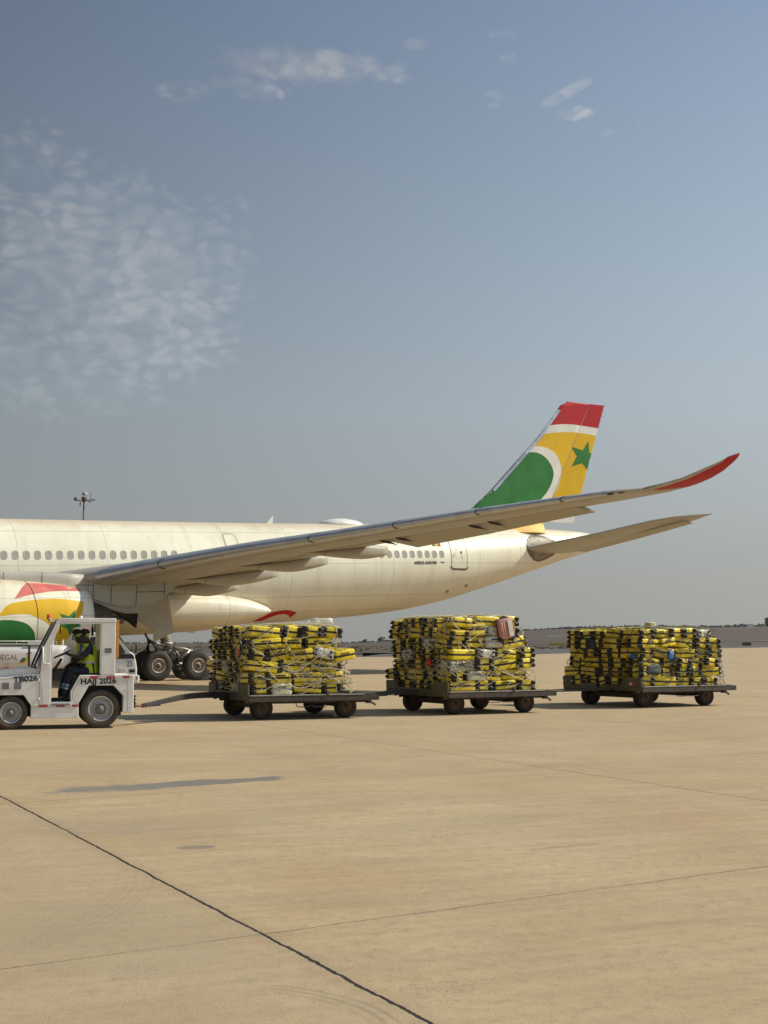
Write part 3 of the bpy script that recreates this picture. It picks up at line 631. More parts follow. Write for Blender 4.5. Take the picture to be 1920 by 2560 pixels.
def wing(sg):
    N = 16; X = [(1 - math.cos(math.pi * i / N)) / 2 for i in range(N + 1)]
    Ls = sorted(set(WL[:12] + [3.5, 6.5, 9, 11.3, 14.3, 17.1, 19.9, 22.8, 25.5, 27.6]))
    def sect(l, X=X, cut=None):
        return [wpt(l, x, 1, sg) for x in reversed(X)] + [wpt(l, x, -1, sg) for x in X[1:]]
    w = MB().loft([sect(l) for l in Ls]); mb = w
    def seam(pts, w=.02, mi=0):
        Q = [wpt(l, x, -1, sg, -.006) for l, x in pts]
        for i in range(len(Q) - 1):
            d = (Q[i + 1] - Q[i]).normalized(); nn = d.cross(Vector((0, 0, 1))).normalized() * w / 2
            mb.add([Q[i] + nn, Q[i] - nn, Q[i + 1] - nn, Q[i + 1] + nn], [(0, 1, 2, 3)], mi + 1)
    seam([(l, .13) for l in [3.2 + k for k in range(26)]], .035, 1)
    seam([(l, .66) for l in [3.2 + k for k in range(16)]], .05)
    seam([(l, .30) for l in [10 + k for k in range(19)]], .02, 1)
    for k in range(15): seam([(11.2 + k * 1.2, .30 + .05 * (k % 2)), (11.2 + k * 1.2, .5)], .02, 1)
    for k in range(13):
        l = 11.0 + 1.35 * k; q = [(l + .16 * math.cos(t), .20 + .028 * math.sin(t)) for t in [i * math.pi / 5 for i in range(11)]]; seam(q, .016, 1)
    w = w.build('wing', [m_wing, m_seam, mat('seam_brown', (.30, .25, .18), .7)], plane)
    tip = MB().loft([sect(l) for l in WL[11:]])
    o = tip.build('sharklet', [m_wing], plane)
    if sg < 0: return w
    # red underside of the sharklet
    mb = MB(); Lq = [29.35, 29.6, 29.8, 30.0, 30.28, 30.77, 31.25, 31.45, 31.70]
    for sd in (-1, 1):
        G_ = [[wpt(l, x, sd, sg, .006 * sd) for x in ((.17 if l < 31.3 else .03), .35, .6, .8, .985)] for l in Lq]
        n = 5; mb.add([p for r_ in G_ for p in r_], [[i * n + k, i * n + k + 1, (i + 1) * n + k + 1, (i + 1) * n + k] for i in range(len(Lq) - 1) for k in range(n - 1)], 0, True)
    mb.build('sharklet_panel', m_red, o, fix=False)
    # slats
    cuts = [(10.15, 12.70), (12.74, 18.42), (18.46, 21.40), (21.44, 24.14), (24.18, 26.82), (26.86, 28.1)]
    for a, b in cuts:
        mb = MB(); Xs = [.10, .06, .03, .012, .003, 0]
        rings = []
        for k in range(7):
            l = a + (b - a) * k / 6; cc = wsec(l); o_ = .012
            P = []
            for sd, XX in ((1, Xs), (-1, list(reversed(Xs[:-1])))):
                for x in XX:
                    p = wpt(l, x * (1.0 if sd > 0 else .55), sd, sg); P.append(p + Vector((-.018 if x < .05 else 0, 0, .012 * sd)))
            rings.append(P)
        mb.loft(rings, closed=False, caps=False); mb.build('slat', m_slat, plane, fix=False)
    for l in (12.72, 18.44, 21.42, 24.16, 26.84):
        mb = MB(); mb.loft([[wpt(l + d, x, sd, sg, 0) + Vector((-.02, 0, .014 * sd)) for sd, x in [(1, .08), (1, .02), (1, 0), (-1, .02), (-1, .045)]] for d in (-.045, .045)], closed=False, caps=False)
        mb.build('slat_seal', m_seam, plane, fix=False)
    # navigation light housing
    mb = MB(); n = 12
    P = [(28.35 + .42 * math.cos(2 * math.pi * k / n), .035 + .03 * math.sin(2 * math.pi * k / n)) for k in range(n)]
    mb.add([wpt(l, max(x, .002), -1, sg, -.004) + Vector((-.035, 0, 0)) for l, x in P], [list(range(n))], 0)
    mb.tube([wpt(28.1, .02, -1, sg) + Vector((-.05, 0, .0)), wpt(28.25, .02, -1, sg) + Vector((-.05, 0, .0))], .05, 6, 1)
    mb.tube([wpt(28.45, .02, -1, sg) + Vector((-.05, 0, .0)), wpt(28.6, .02, -1, sg) + Vector((-.05, 0, .0))], .05, 6, 1)
    mb.build('wing_light', [m_dark, m_slat], w, fix=False)
    # ailerons drooped below the trailing edge
    def flapp(name, l0, l1, x0, drop0, drop1, ext):
        mb = MB(); rings = []
        for k in range(7):
            l = l0 + (l1 - l0) * k / 6; s0, z0, s1, z1, t_ = wsec(l); hp = wpt(l, x0, -1, sg); up = wpt(l, x0, 1, sg)
            te = AC(s1 + ext, sg * l, z1 - (drop0 + (drop1 - drop0) * k / 6))
            hu = Vector((hp.x, hp.y, min(up.z - .01, hp.z + (up.z - hp.z) * .85)))
            P = [hu + Vector((-.03, 0, -.01)), hu.lerp(te, .4) + Vector((0, 0, .02)), te + Vector((0, 0, .01)), te - Vector((0, 0, .01)), hp.lerp(te, .5) - Vector((0, 0, .015)), hp - Vector((.0, 0, .02)), hp + Vector((-.05, 0, .02))]
            rings.append(P)
        mb.loft(rings, smooth=False); return mb.build(name, m_wingd, plane)
    flapp('aileron', 17.95, 21.45, .74, .46, .36, .10)
    flapp('aileron', 21.53, 25.50, .74, .36, .26, .06)
    flapp('flap', 10.6, 17.85, .74, .04, .04, .03)
    flapp('flap', 3.4, 10.2, .80, .04, .04, .0)
    # aileron hinge fittings
    for l in (18.05, 18.75, 21.75, 22.5):
        mb = MB(); p = wpt(l, .74, -1, sg)
        mb.tube([p + Vector((-.55, 0, -.0)), p + Vector((-.25, 0, -.09)), p + Vector((.05, 0, -.12)), p + Vector((.32, 0, -.16))], [.015, .05, .055, .02], 8, 0)
        mb.tube([p + Vector((.2, .05, -.14)), p + Vector((.42, .05, -.22)), p + Vector((.5, .05, -.14))], .018, 5, 1)
        mb.build('aileron_hinge', [m_seam, m_wingd], plane)
    # canoe fairings under the flaps
    for l, s0, s1, z0, zb, se, ze, hw in [(15.28, 32.9, 36.6, 5.62, 5.33, 37.95, 5.72, .27), (12.4, 31.0, 34.6, 5.18, 4.85, 36.55, 5.42, .32), (9.59, 29.6, 33.0, 4.75, 4.32, 35.45, 4.95, .34), (7.13, 30.2, 33.0, 4.35, 3.92, 34.6, 4.44, .34)]:
        mb = MB(); rings = []; K = 16
        for k in range(K + 1):
            t = k / K; s = s0 + (se - s0) * t
            s00, z00, s11, z11, th = wsec(l); x = min(max((s - s00) / (s11 - s00), .02), 1.0)
            top = wpt(l, x, -1, sg).z + .03 if s < s11 else ze + .30 - (s - s11) * .08
            if t > .8: top = top + (ze + .22 - top) * (t - .8) / .2
            tb = (s1 - s0) / (se - s0)
            bot0 = zb + (z0 - .02 - zb) * (1 - min(1, t / tb)) ** 1.7 if t < tb else zb + (ze - .17 - zb) * ((t - tb) / (1 - tb)) ** 1.6
            bot0 = min(bot0, top - .03)
            w_ = hw * (math.sin(math.pi * min(t / tb, 1) / 2) ** .7 if t < tb else 1 - .55 * ((t - tb) / (1 - tb)) ** 2)
            w_ = max(w_, .03); cz, h = (top + bot0) / 2, (top - bot0) / 2
            rings.append([AC(s, sg * l + w_ * math.copysign(abs(math.cos(q)) ** .75, math.cos(q)), cz + h * math.copysign(abs(math.sin(q)) ** .75, math.sin(q))) for q in [2 * math.pi * i / 24 for i in range(24)]])
        mb.loft(rings); fo = mb.build('flap_fairing', m_wing, plane)
        mb = MB(); sx = s0 + (se - s0) * .42; i = int(.42 * K); rg = rings[i]
        cen = sum(rg, Vector()) / len(rg)
        mb.loft([[cen + (p - cen) * 1.006 + Vector((d + .3 * max(0, (p.z - cen.z)), 0, 0)) for p in rg] for d in (-.012, .012)], caps=False); mb.build('fairing_joint', m_seam, fo, fix=False)
    return w
wing(1); wing(-1)
# --- tailplane
def tail(sg):
    LEt = [(55.3, 1.3, 7.33), (55.67, 1.91, 7.46), (58.19, 4.84, 8.14), (60.31, 7.3, 8.78), (61.14, 8.27, 8.95), (61.9, 9.1, 9.0), (62.6, 9.7, 9.04)]
    TEt = [(59.6, .8, 7.22), (60.1, 1.4, 7.32), (61.38, 4.9, 7.98), (62.2, 7.3, 8.50), (62.62, 8.5, 8.76), (62.8, 9.2, 8.95), (62.92, 9.74, 9.06)]
    rings = []; X = [(1 - math.cos(math.pi * i / 12)) / 2 for i in range(13)]
    for (a, b, c), (d, e, f) in zip(LEt, TEt):
        ch = d - a; th = .085
        def P(x, sd):
            y = 5 * th * (.2969 * math.sqrt(x) - .126 * x - .3516 * x * x + .2843 * x ** 3 - .1036 * x ** 4)
            return AC(a + ch * x, sg * (b + (e - b) * x), c + (f - c) * x + ch * y * sd - ch * .035 * (1 - x))
        rings.append([P(x, 1) for x in reversed(X)] + [P(x, -1) for x in X[1:]])
    t = MB().loft(rings).build('tailplane', m_wing, plane)
    mb = MB()   # elevator drooped
    rings = []
    for l, s0, s1, z0, z1 in [(1.7, 58.75, 60.25, 7.42, 7.26), (4.9, 60.2, 61.5, 8.06, 7.90), (8.3, 61.85, 62.72, 8.76, 8.62)]:
        rings.append([AC(s0, sg * l, z0), AC(s1, sg * l, z1 + .01), AC(s1, sg * l, z1 - .01), AC(s0, sg * l, z0 - .14)])
    mb.loft(rings, smooth=False); mb.build('elevator', m_wingd, plane)
    if sg > 0:
        pl = [(55.63, 7.45), (55.78, 7.86), (56.2, 8.12), (56.7, 8.2), (57.3, 8.13), (58.0, 7.92), (58.5, 7.45), (57.98, 6.98), (57.3, 6.68), (56.8, 6.55), (56.3, 6.62), (55.85, 6.9), (55.66, 7.15)]
        mb = MB(); decal(mb, pl, lambda a, b: AC(a, fl(a, b, .03), b), 0, .3)
        Q = pl + [pl[0]]
        for i in range(len(Q) - 1):
            (a, b), (c, d) = Q[i], Q[i + 1]; cx, cz = 57.1, 7.4
            o1 = lambda a, b, k: (cx + (a - cx) * k, cz + (b - cz) * k)
            A1, B1, A2, B2 = (a, b), (c, d), o1(a, b, .88), o1(c, d, .88)
            mb.add([AC(p, fl(p, q, .045), q) for p, q in (A1, B1, B2, A2)], [(0, 1, 2, 3)], 1)
        mb.build('stabiliser_seal_plate', [mat('brown_rub_plate', (.26, .20, .13), .55, var=.3, scale=2.5, dirt=(.10, .07, .045), dirt_amt=.6), mat('rub_rim', (.11, .09, .07), .5)], plane, fix=False)
tail(1); tail(-1)

# --- engine and pylon (camera side)
NS = [20.0, 20.15, 20.6, 21.4, 22.0, 22.84, 24.2, 25.3, 26.1, 26.45]; NR = [1.42, 1.55, 1.68, 1.76, 1.78, 1.76, 1.70, 1.62, 1.46, 1.38]; ZC = 2.62; LE_ = 9.37
nac = MB()
nac.lathe([(s - 33, r) for s, r in zip(NS, NR)] + [(26.44 - 33, 1.34), (25.9 - 33, 1.36), (23 - 33, 1.35), (20.6 - 33, 1.25), (20.15 - 33, 1.32), (20.0 - 33, 1.42)], (0, -LE_, ZC), 'x', 96, 0)
def nsurf(off):
    def f(s, z):
        r = interp(s, NS, NR) + off; d = z - ZC; return AC(s, LE_ + math.sqrt(max(r * r - d * d, 0)), z)
    return f
redn = [(23.04, 3.52), (23.56, 3.67), (24.01, 3.77), (24.58, 3.87), (25.23, 3.92), (26.12, 3.93), (26.09, 4.02), (25.3, 4.17), (24.4, 4.22), (23.75, 4.22), (23.45, 4.0)]
yeln = smoothpoly([(22.43, 2.92), (22.79, 3.29), (23.4, 3.44), (24.01, 3.52), (24.63, 3.57), (25.13, 3.56), (26.02, 3.47)], 4) + [(25.85, 2.82), (25.5, 2.24), (25.16, 1.75), (24.9, 1.27), (24.7, 1.3)] + smoothpoly([(24.77, 1.39), (24.80, 1.89), (24.69, 2.24), (24.4, 2.54), (24.13, 2.70), (23.72, 2.88), (23.36, 2.92), (22.89, 2.89), (22.0, 2.75)], 4)
grn_n = [(21.6, 2.45)] + smoothpoly([(22.1, 2.6), (22.43, 2.66), (22.77, 2.67), (23.13, 2.64), (23.48, 2.54), (23.71, 2.37), (23.85, 2.17), (23.90, 1.98), (23.93, 1.7), (23.7, 1.3), (23.2, 1.05)], 4) + [(21.6, 1.1)]
starn = [(25.28, 2.85), (25.57, 3.13), (25.54, 2.78), (25.84, 2.44), (25.49, 2.38), (25.38, 2.05), (25.2, 2.36), (24.93, 2.42), (25.05, 2.66), (24.89, 2.96)]
for P, mi, off in [(redn, 1, .006), (yeln, 2, .006), (grn_n, 3, .006), (starn, 3, .012)]: decal(nac, P, nsurf(off), mi, .12)
# cowl joint line
for i in range(40):
    a0, a1 = R(-70 + 160 * i / 40), R(-70 + 160 * (i + 1) / 40)
    q = []
    for a, d in ((a0, -.01), (a1, -.01), (a1, .012), (a0, .012)):
        s = 23.98 - .22 * max(0, math.sin(a)) ** 2 + d; r = interp(s, NS, NR) + .017; q.append(AC(s, LE_ + r * math.cos(a), ZC + r * math.sin(a)))
    nac.add(q, [(0, 1, 2, 3)], 4)
nac.build('engine_nacelle', [m_fus, m_redf, m_yel, m_grn, m_seam], plane, fix=False)
mb = MB().lathe([(25.2 - 33, 1.0), (26.3 - 33, .98), (27.0 - 33, .80), (27.55 - 33, .58), (27.5 - 33, .52), (26.5 - 33, .5)], (0, -LE_, ZC + .05), 'x', 48)
m_heat = mat('heat_stained_metal', (.10, .085, .07), .5, metal=.6, var=.3)
mb.build('exhaust_nozzle', m_heat, plane)
MB().lathe([(26.5 - 33, .42), (27.5 - 33, .36), (28.2 - 33, .10), (28.25 - 33, 0.01)], (0, -LE_, ZC + .08), 'x', 32).build('exhaust_plug', m_heat, plane)
MB().lathe([(20.9 - 33, .01), (21.1 - 33, .25), (21.4 - 33, 1.3), (26.2-33, 1.3)], (0, -LE_, ZC), 'x', 48).build('engine_fan', m_heat, plane)
mb = MB(); pw = .30
prof = [(19.0, 3.6, 4.30, .10), (20.2, 3.6, 4.42, .22), (21.6, 3.6, 4.62, .30), (22.8, 3.6, 4.68, .33), (24.4, 3.6, 4.74, .34), (25.6, 3.5, 4.70, .34), (26.5, 3.4, 4.66, .34)]
mb.loft([[AC(s, LE_ + w * c_, (a + b) / 2 + (b - a) / 2 * s_) for c_, s_ in [(math.copysign(abs(math.cos(q)) ** .55, math.cos(q)), math.copysign(abs(math.sin(q)) ** .55, math.sin(q))) for q in [2 * math.pi * i / 32 for i in range(32)]]] for s, a, b, w in prof])
mb.prism([(26.45 - 33, 3.72), (27.1 - 33, 3.50), (27.92 - 33, 3.32), (28.9 - 33, 3.34), (29.6 - 33, 3.47), (30.6 - 33, 4.35), (30.9 - 33, 4.9), (28.5 - 33, 5.05), (26.6 - 33, 4.72)], -LE_ - .335, -LE_ + .335)
mb.prism([(26.0 - 33, 3.5), (26.6 - 33, 3.42), (28.3 - 33, 3.02), (28.9 - 33, 3.05), (29.62 - 33, 3.46), (27.9 - 33, 3.33), (26.45 - 33, 3.75)], -LE_ - .24, -LE_ + .24, 1)
for s0, z0, s1, z1 in [(26.72, 3.66, 26.72, 4.66), (27.5, 3.44, 27.55, 4.85), (28.62, 3.36, 28.7, 4.86), (29.9, 3.8, 29.95, 4.7), (26.72, 4.2, 25.9, 4.2), (28.65, 3.95, 30.0, 4.0), (22.9, 4.2, 22.9, 4.66), (24.5, 4.25, 24.5, 4.7), (26.55, 3.8, 26.0, 3.9)]:
    d = Vector((s1 - s0, z1 - z0)).normalized() * .013; mb.add([AC(a, LE_ + .345, b) for a, b in ((s0 - d.y, z0 + d.x), (s0 + d.y, z0 - d.x), (s1 + d.y, z1 - d.x), (s1 - d.y, z1 + d.x))], [(0, 1, 2, 3)], 2)
py_ = mb.build('pylon', [m_wing, m_wingd, m_seam], plane)

# --- main landing gear
m_tyre = mat('black_tyre_rubber', (.028, .026, .024), .8, var=.2, scale=5, dirt=(.12, .09, .06), dirt_amt=.35)
m_hub = mat('dusty_wheel_hub', (.42, .37, .30), .5, metal=.2, var=.2, scale=12, dirt=(.10, .07, .05), dirt_amt=.7)
m_hubd = mat('brake_dark', (.09, .06, .045), .6, metal=.3)
def gear(sg):
    L0 = 5.35
    for s in (31.07, 33.05):
        for l in (4.68, 6.02):
            wh = empty('wheel', AC(s, sg * l, .70)); wh.parent = plane
            MB().lathe([(-.20, .34), (-.235, .44), (-.24, .56), (-.20, .655), (-.12, .70), (0, .705), (.12, .70), (.20, .655), (.24, .56), (.235, .44), (.20, .34)], (0, 0, 0), 'y', 48).build('tyre', m_tyre, wh)
            mb = MB().lathe([(-.205, .345), (-.225, .33), (-.205, .30), (-.16, .28), (-.15, .15), (-.20, .13), (-.20, .10)], (0, 0, 0), 'y', 40, 0)
            mb.lathe([(.205, .345), (.225, .33), (.205, .30), (.16, .28), (.15, .15), (.20, .13), (.20, .10)], (0, 0, 0), 'y', 40, 0)
            for sd in (-1, 1):
                mb.lathe([(sd * .19, .12), (sd * .25, .09), (sd * .25, .001)], (0, 0, 0), 'y', 16, 1)
                for k in range(20):
                    t = 2 * math.pi * k / 20; c, s_ = math.cos(t), math.sin(t); mb.box((-.022, -.012, -.014), (.022, .012, .014), 1, Matrix.Translation((.245 * c, sd * .166, .245 * s_)) @ Matrix.Rotation(-t, 4, 'Y'))
                    mb.box((-.05, -.006, -.009), (.05, .006, .009), 2, Matrix.Translation((.20 * c, sd * .162, .20 * s_)) @ Matrix.Rotation(-t, 4, 'Y'))
            mb.build('rim', [m_hub, m_hubd, m_dark], wh)
    mb = MB()
    A = lambda s, l, z: AC(s, sg * l, z)
    mb.tube([A(30.95, L0, .72), A(33.2, L0, .72)], .15, 12, 0)
    for s in (31.07, 33.05): mb.tube([A(s, 4.5, .70), A(s, 6.2, .70)], .09, 10, 0)
    mb.tube([A(32.05, L0, .55), A(32.0, L0, 1.0)], .13, 12, 0)
    mb.tube([A(32.0, L0, .9), A(31.86, L0 + .0, 1.7)], .11, 14, 2)
    mb.tube([A(31.9, L0, 1.45), A(31.72, L0 - .1, 2.1), A(31.5, L0 - .3, 3.4), A(31.35, L0 - .4, 4.6)], [.19, .27, .25, .22], 16, 1)
    mb.lathe([(-.05, .285), (.03, .29), (.06, .25)], tuple(A(31.80, L0, 1.75)), 'z', 16, 1)
    for k in range(3): mb.lathe([(-.015, .26), (0, .275), (.015, .26)], tuple(A(31.77 - .03 * k, L0 - .03, 1.85 + .1 * k)), 'z', 16, 0)
    mb.tube([A(32.0, L0 + .22, 1.55), A(32.6, L0 + .22, 1.48), A(33.0, L0 + .2, 1.38)], .06, 8, 1)          # pitch trimmer
    mb.tube([A(32.9, L0 + .2, 1.42), A(32.4, L0 + .2, .95)], .07, 8, 2)
    mb.tube([A(32.1, L0 + .15, 1.5), A(32.35, L0 + .18, 1.15), A(32.15, L0 + .15, .85)], .07, 8, 0)
    mb.tube([A(32.15, L0 + .1, .95), A(32.7, L0 + .1, .62)], .06, 8, 0)
    mb.tube([A(31.75, L0 + .1, 1.6), A(31.2, L0 + .1, 1.75), A(30.85, L0 + .1, 1.9), A(30.7, L0, 2.2)], .055, 8, 0)
    mb.tube([A(30.9, L0 + .1, 1.9), A(30.8, L0 + .1, 1.5), A(30.92, L0 + .1, 1.2)], [.14, .10, .06], 8, 3)
    mb.tube([A(31.0, L0, 1.85), A(31.4, L0, 1.3), A(31.7, L0, 1.1)], .035, 6, 3)
    mb.tube([A(31.7, L0 - .1, 2.4), A(31.2, L0 - 2.0, 3.4)], .12, 10, 0)
    random.seed(5)
    for k in range(9):
        a = A(31.2 + .9 * random.random(), L0 + .28, 1.3 + .5 * random.random()); b = A(31.4 + .9 * random.random(), L0 + .3, .8 + .4 * random.random()); c = a.lerp(b, .5) + Vector((random.uniform(-.15, .15), -.05 * sg, -.15)); mb.tube(smoothpoly([tuple(a), tuple(c), tuple(b)], 5), .016, 5, 3)
    for k in range(6):
        a = A(31.05 + .1 * k, L0 + .15, 1.75 - .03 * k); b = A(31.5 + .05 * k, L0 + .2, 1.45 + .04 * k); mb.tube(smoothpoly([tuple(a), tuple(a.lerp(b, .5) + Vector((0, 0, -.12 - .03 * k))), tuple(b)], 5), .014, 5, 3)
    for bx in [((31.85, 5.5, 1.0), (32.1, 5.75, 1.2)), ((32.2, 5.5, .85), (32.4, 5.8, 1.05)), ((31.9, 5.5, .5), (32.25, 5.7, .68))]:
        (a, b, c), (d, e, f) = bx; p, q = A(a, b, c), A(d, e, f); mb.box((min(p.x, q.x), min(p.y, q.y), c), (max(p.x, q.x), max(p.y, q.y), f), 3)
    mb.build('landing_gear_strut', [m_grey, mat('gear_grey_paint', (.42, .40, .36), .45, metal=.2, var=.15, scale=6, dirt=(.15, .12, .09), dirt_amt=.5), mat('polished_strut', (.55, .54, .52), .25, metal=.8), m_seam], plane)
    mb = MB(); P = [(30.0, 3.45), (31.45, 3.98), (31.60, 3.1), (31.77, 2.24), (31.3, 2.02), (30.76, 1.80), (30.76, 2.35), (30.02, 2.75)]
    mb.prism([(a - 33, b) for a, b in P], -sg * 6.33, -sg * 6.28); mb.build('gear_door', m_wing, plane, bevel=.01)
gear(1); gear(-1)
# dark solid and brace standing in for the shade inside the open wheel bay
mb = MB(); mb.prism([(28.75 - 33, 3.22), (30.05 - 33, 3.42), (30.0 - 33, 2.62), (29.85 - 33, 2.65), (29.6 - 33, 2.85), (29.4 - 33, 2.9)], -6.2, -5.9)
mb.tube([AC(28.9, 6, 3.2), AC(29.7, 6.05, 2.75), AC(30.0, 6.1, 2.5)], .08, 8); mb.build('gear_bay_shade', m_dark, plane)
for s, l in [(31.5, 5.35), (33.5, 5.35)]: pass
chock = MB().prism([(-.5, 0), (.5, 0), (.32, .16), (-.32, .16)], -.9, .9).build('wheel_chock', m_seam, None, bevel=.02)
chock.location = (-11.95, 68.3, 0); chock.rotation_euler = (0, 0, .538)
cp = Matrix.Rotation(.538, 4, 'Z') @ AC(33.62, 5.35, 0); chock.location = Vector((-11.95, 68.3, .0)) + cp
tag(chock, 'black rubber wheel chock against the rear tyre of the airliner gear', 'wheel chock')
# ---------------------------------------------------------------- baggage carts
m_rust = mat('dark_rusty_steel', (.052, .041, .030), .7, metal=.1, var=.35, scale=5, dirt=(.13, .07, .035), dirt_amt=.5, bump=.003)
m_olive = mat('worn_olive_paint', (.095, .088, .045), .65, var=.3, scale=4, dirt=(.06, .042, .028), dirt_amt=.7)
m_steel = mat('scuffed_bare_steel', (.46, .44, .40), .38, metal=.7, var=.25, scale=9, dirt=(.18, .13, .08), dirt_amt=.4)
m_deckw = mat('grimy_deck_plate', (.08, .07, .055), .6, metal=.3, var=.3, scale=3)
m_solid = mat('dusty_solid_tyre', (.026, .021, .017), .85, var=.25, scale=8, dirt=(.10, .07, .045), dirt_amt=.45)
m_hubr = mat('rusty_hub', (.13, .075, .038), .7, metal=.2, var=.3, scale=12, dirt=(.28, .16, .08), dirt_amt=.5)
m_rstr = mat('reflector_red', (.45, .03, .035), .4); m_wstr = mat('reflector_white', (.62, .58, .50), .5)
LC, WC = 3.2, 3.1
def cart_wheel(parent, x, y, out, col=m_hubr):
    w = empty('wheel', (x, y, .26)); w.parent = parent
    MB().lathe([(-.10, .13), (-.115, .17), (-.115, .235), (-.09, .257), (0, .26), (.09, .257), (.115, .235), (.115, .17), (.10, .13)], (0, 0, 0), 'y', 36).build('tyre', m_solid, w)
    mb = MB()
    for sd in (-1, 1): mb.lathe([(sd * .10, .135), (sd * .105, .12), (sd * .07, .105), (sd * .065, .06), (sd * .12, .05), (sd * .13, .001)], (0, 0, 0), 'y', 24)
    for k in range(5):
        t = 2 * math.pi * k / 5
        for sd in (-1, 1): mb.tube([(.082 * math.cos(t), sd * .06, .082 * math.sin(t)), (.082 * math.cos(t), sd * .088, .082 * math.sin(t))], .011, 6)
    mb.build('rim', col, w)
def make_cart():
    c = empty('baggage_cart')
    mb = MB()   # chassis and end beams
    mb.box((.04, .06, .43), (.16, WC - .06, .57)); mb.box((LC - .16, .06, .43), (LC - .04, WC - .06, .57))
    for y in (.45, 1.1, 2.0, 2.65): mb.box((.1, y - .04, .36), (LC - .1, y + .04, .46))
    for x in (.9, 1.6, 2.3): mb.box((x - .04, .1, .40), (x + .04, WC - .1, .50))
    mb.build('chassis', m_rust, c, bevel=.006)
    MB().box((.1, .08, .505), (LC - .1, WC - .08, .53)).build('deck_plate', m_deckw, c)
    for y0, y1 in ((0, .07), (WC - .07, WC)):
        mb = MB().box((-.02, y0, .44), (LC + .02, y1, .555)); mb.box((.0, y0 - .012 if y0 == 0 else y0 + .01, .556), (LC - .35, y1 - .02 if y0 == 0 else y1, .585), 1)
        mb.box((-.02, y0 - .02 if y0 == 0 else y1 - .05, .425), (LC, y0 + .05 if y0 == 0 else y1 + .02, .439), 0)
        mb.build('side_rail', [m_rust, m_steel], c, bevel=.004)
    for x0, x1 in ((-.05, .0), (LC, LC + .05)):
        for y0, y1 in ((.02, .72), (WC - .62, WC)):
            if x0 > 1 and y0 < 1: continue
            mb = MB().box((x0, y0, .45), (x1, y1, .80)); mb.box((x0 - .01, y0 + .1, .40), (x1 + .01, y0 + .18, .82)); mb.build('end_stop', m_olive, c, bevel=.012)
    mb = MB().box((-.045, .72, .44), (.0, WC - .62, .63)); mb.build('front_beam', m_olive, c, bevel=.008)
    for x in (.45, 2.55):
        mb = MB().tube([(x, .35, .27), (x, WC - .35, .27)], .035, 10); mb.box((x - .16, .45, .29), (x + .16, .55, .42)); mb.box((x - .16, WC - .55, .29), (x + .16, WC - .45, .42))
        mb.box((x - .07, .7, .25), (x + .07, WC - .7, .38)); mb.build('axle', m_rust, c, bevel=.004)
    for x, y in ((.45, .52), (2.55, .50), (.45, 2.56), (2.55, 2.58)): cart_wheel(c, x, y, y < 1)
    for x in (1.15, 1.55):
        MB().tube(smoothpoly([(x, .14, .44), (x, .05, .33), (x + .04, .03, .30), (x + .30, .03, .30), (x + .34, .05, .33), (x + .34, .14, .44)], 3), .012, 6).build('step_bar', m_rust, c)
    mb = MB().box((LC - .18, .25, .34), (LC - .08, .38, .44)); mb.tube([(LC - .1, .3, .39), (LC + .05, .3, .30)], .03, 6); mb.build('brake_linkage', m_rust, c, bevel=.004)
    mb = MB().box((LC, WC / 2 - .12, .42), (LC + .16, WC / 2 + .12, .47)); mb.tube([(LC + .11, WC / 2, .36), (LC + .11, WC / 2, .55)], .022, 8); mb.build('rear_hitch', m_rust, c)
    mb = MB().lathe([(-.03, .035), (-.03, .02), (.015, .02), (.015, .035), (-.03, .035)], (1.9, -.02, .60), 'x', 12)
    mb.box((1.86, -.035, .57), (1.93, .03, .66)); mb.build('strap_ratchet', m_rust, c, bevel=.004)
    return c
cart0 = make_cart()
def copy_tree(o, parent=None):
    c = o.copy(); COL.objects.link(c); c.parent = parent
    for ch in [x for x in ALLC.get(o.name, [])]: copy_tree(ch, c)
    return c
def index_children():
    d = {}
    for x in bpy.data.objects:
        if x.parent: d.setdefault(x.parent.name, []).append(x)
    return d
ALLC = index_children()
CARTS = [((-3.05, 30.54), 24, 'front', 'flat steel baggage cart hitched directly behind the white tug'),
         ((1.60, 32.78), 29, 'middle', 'flat steel baggage cart in the middle of the train, a pink suitcase on its load'),
         ((7.02, 36.35), 31, 'rear', 'flat steel baggage cart at the train end, red and white marks on its front')]
carts = []
for i, (p, a, nm, lab) in enumerate(CARTS):
    c = cart0 if i == 0 else copy_tree(cart0)
    c.location = (*p, 0); c.rotation_euler = (0, 0, R(a)); tag(c, lab, 'baggage cart', 'baggage carts towed by the tug'); carts.append(c)
carts[2].scale = (1.085, 1.09, 1.02)
LW = [(LC, WC), (LC, WC), (LC * 1.085, WC * 1.09)]
def cw(i, x, y, z):
    (px, py), a = CARTS[i][0], R(CARTS[i][1]); return Vector((px + x * math.cos(a) - y * math.sin(a), py + x * math.sin(a) + y * math.cos(a), z))
# reflector marks on the rear cart
for y in (.25, 2.55):
    o = MB().box((-.058, y, .60), (-.052, y + .10, .68), 0).box((-.058, y + .10, .60), (-.052, y + .20, .68), 1).build('reflector_mark', [m_rstr, m_wstr], carts[2])
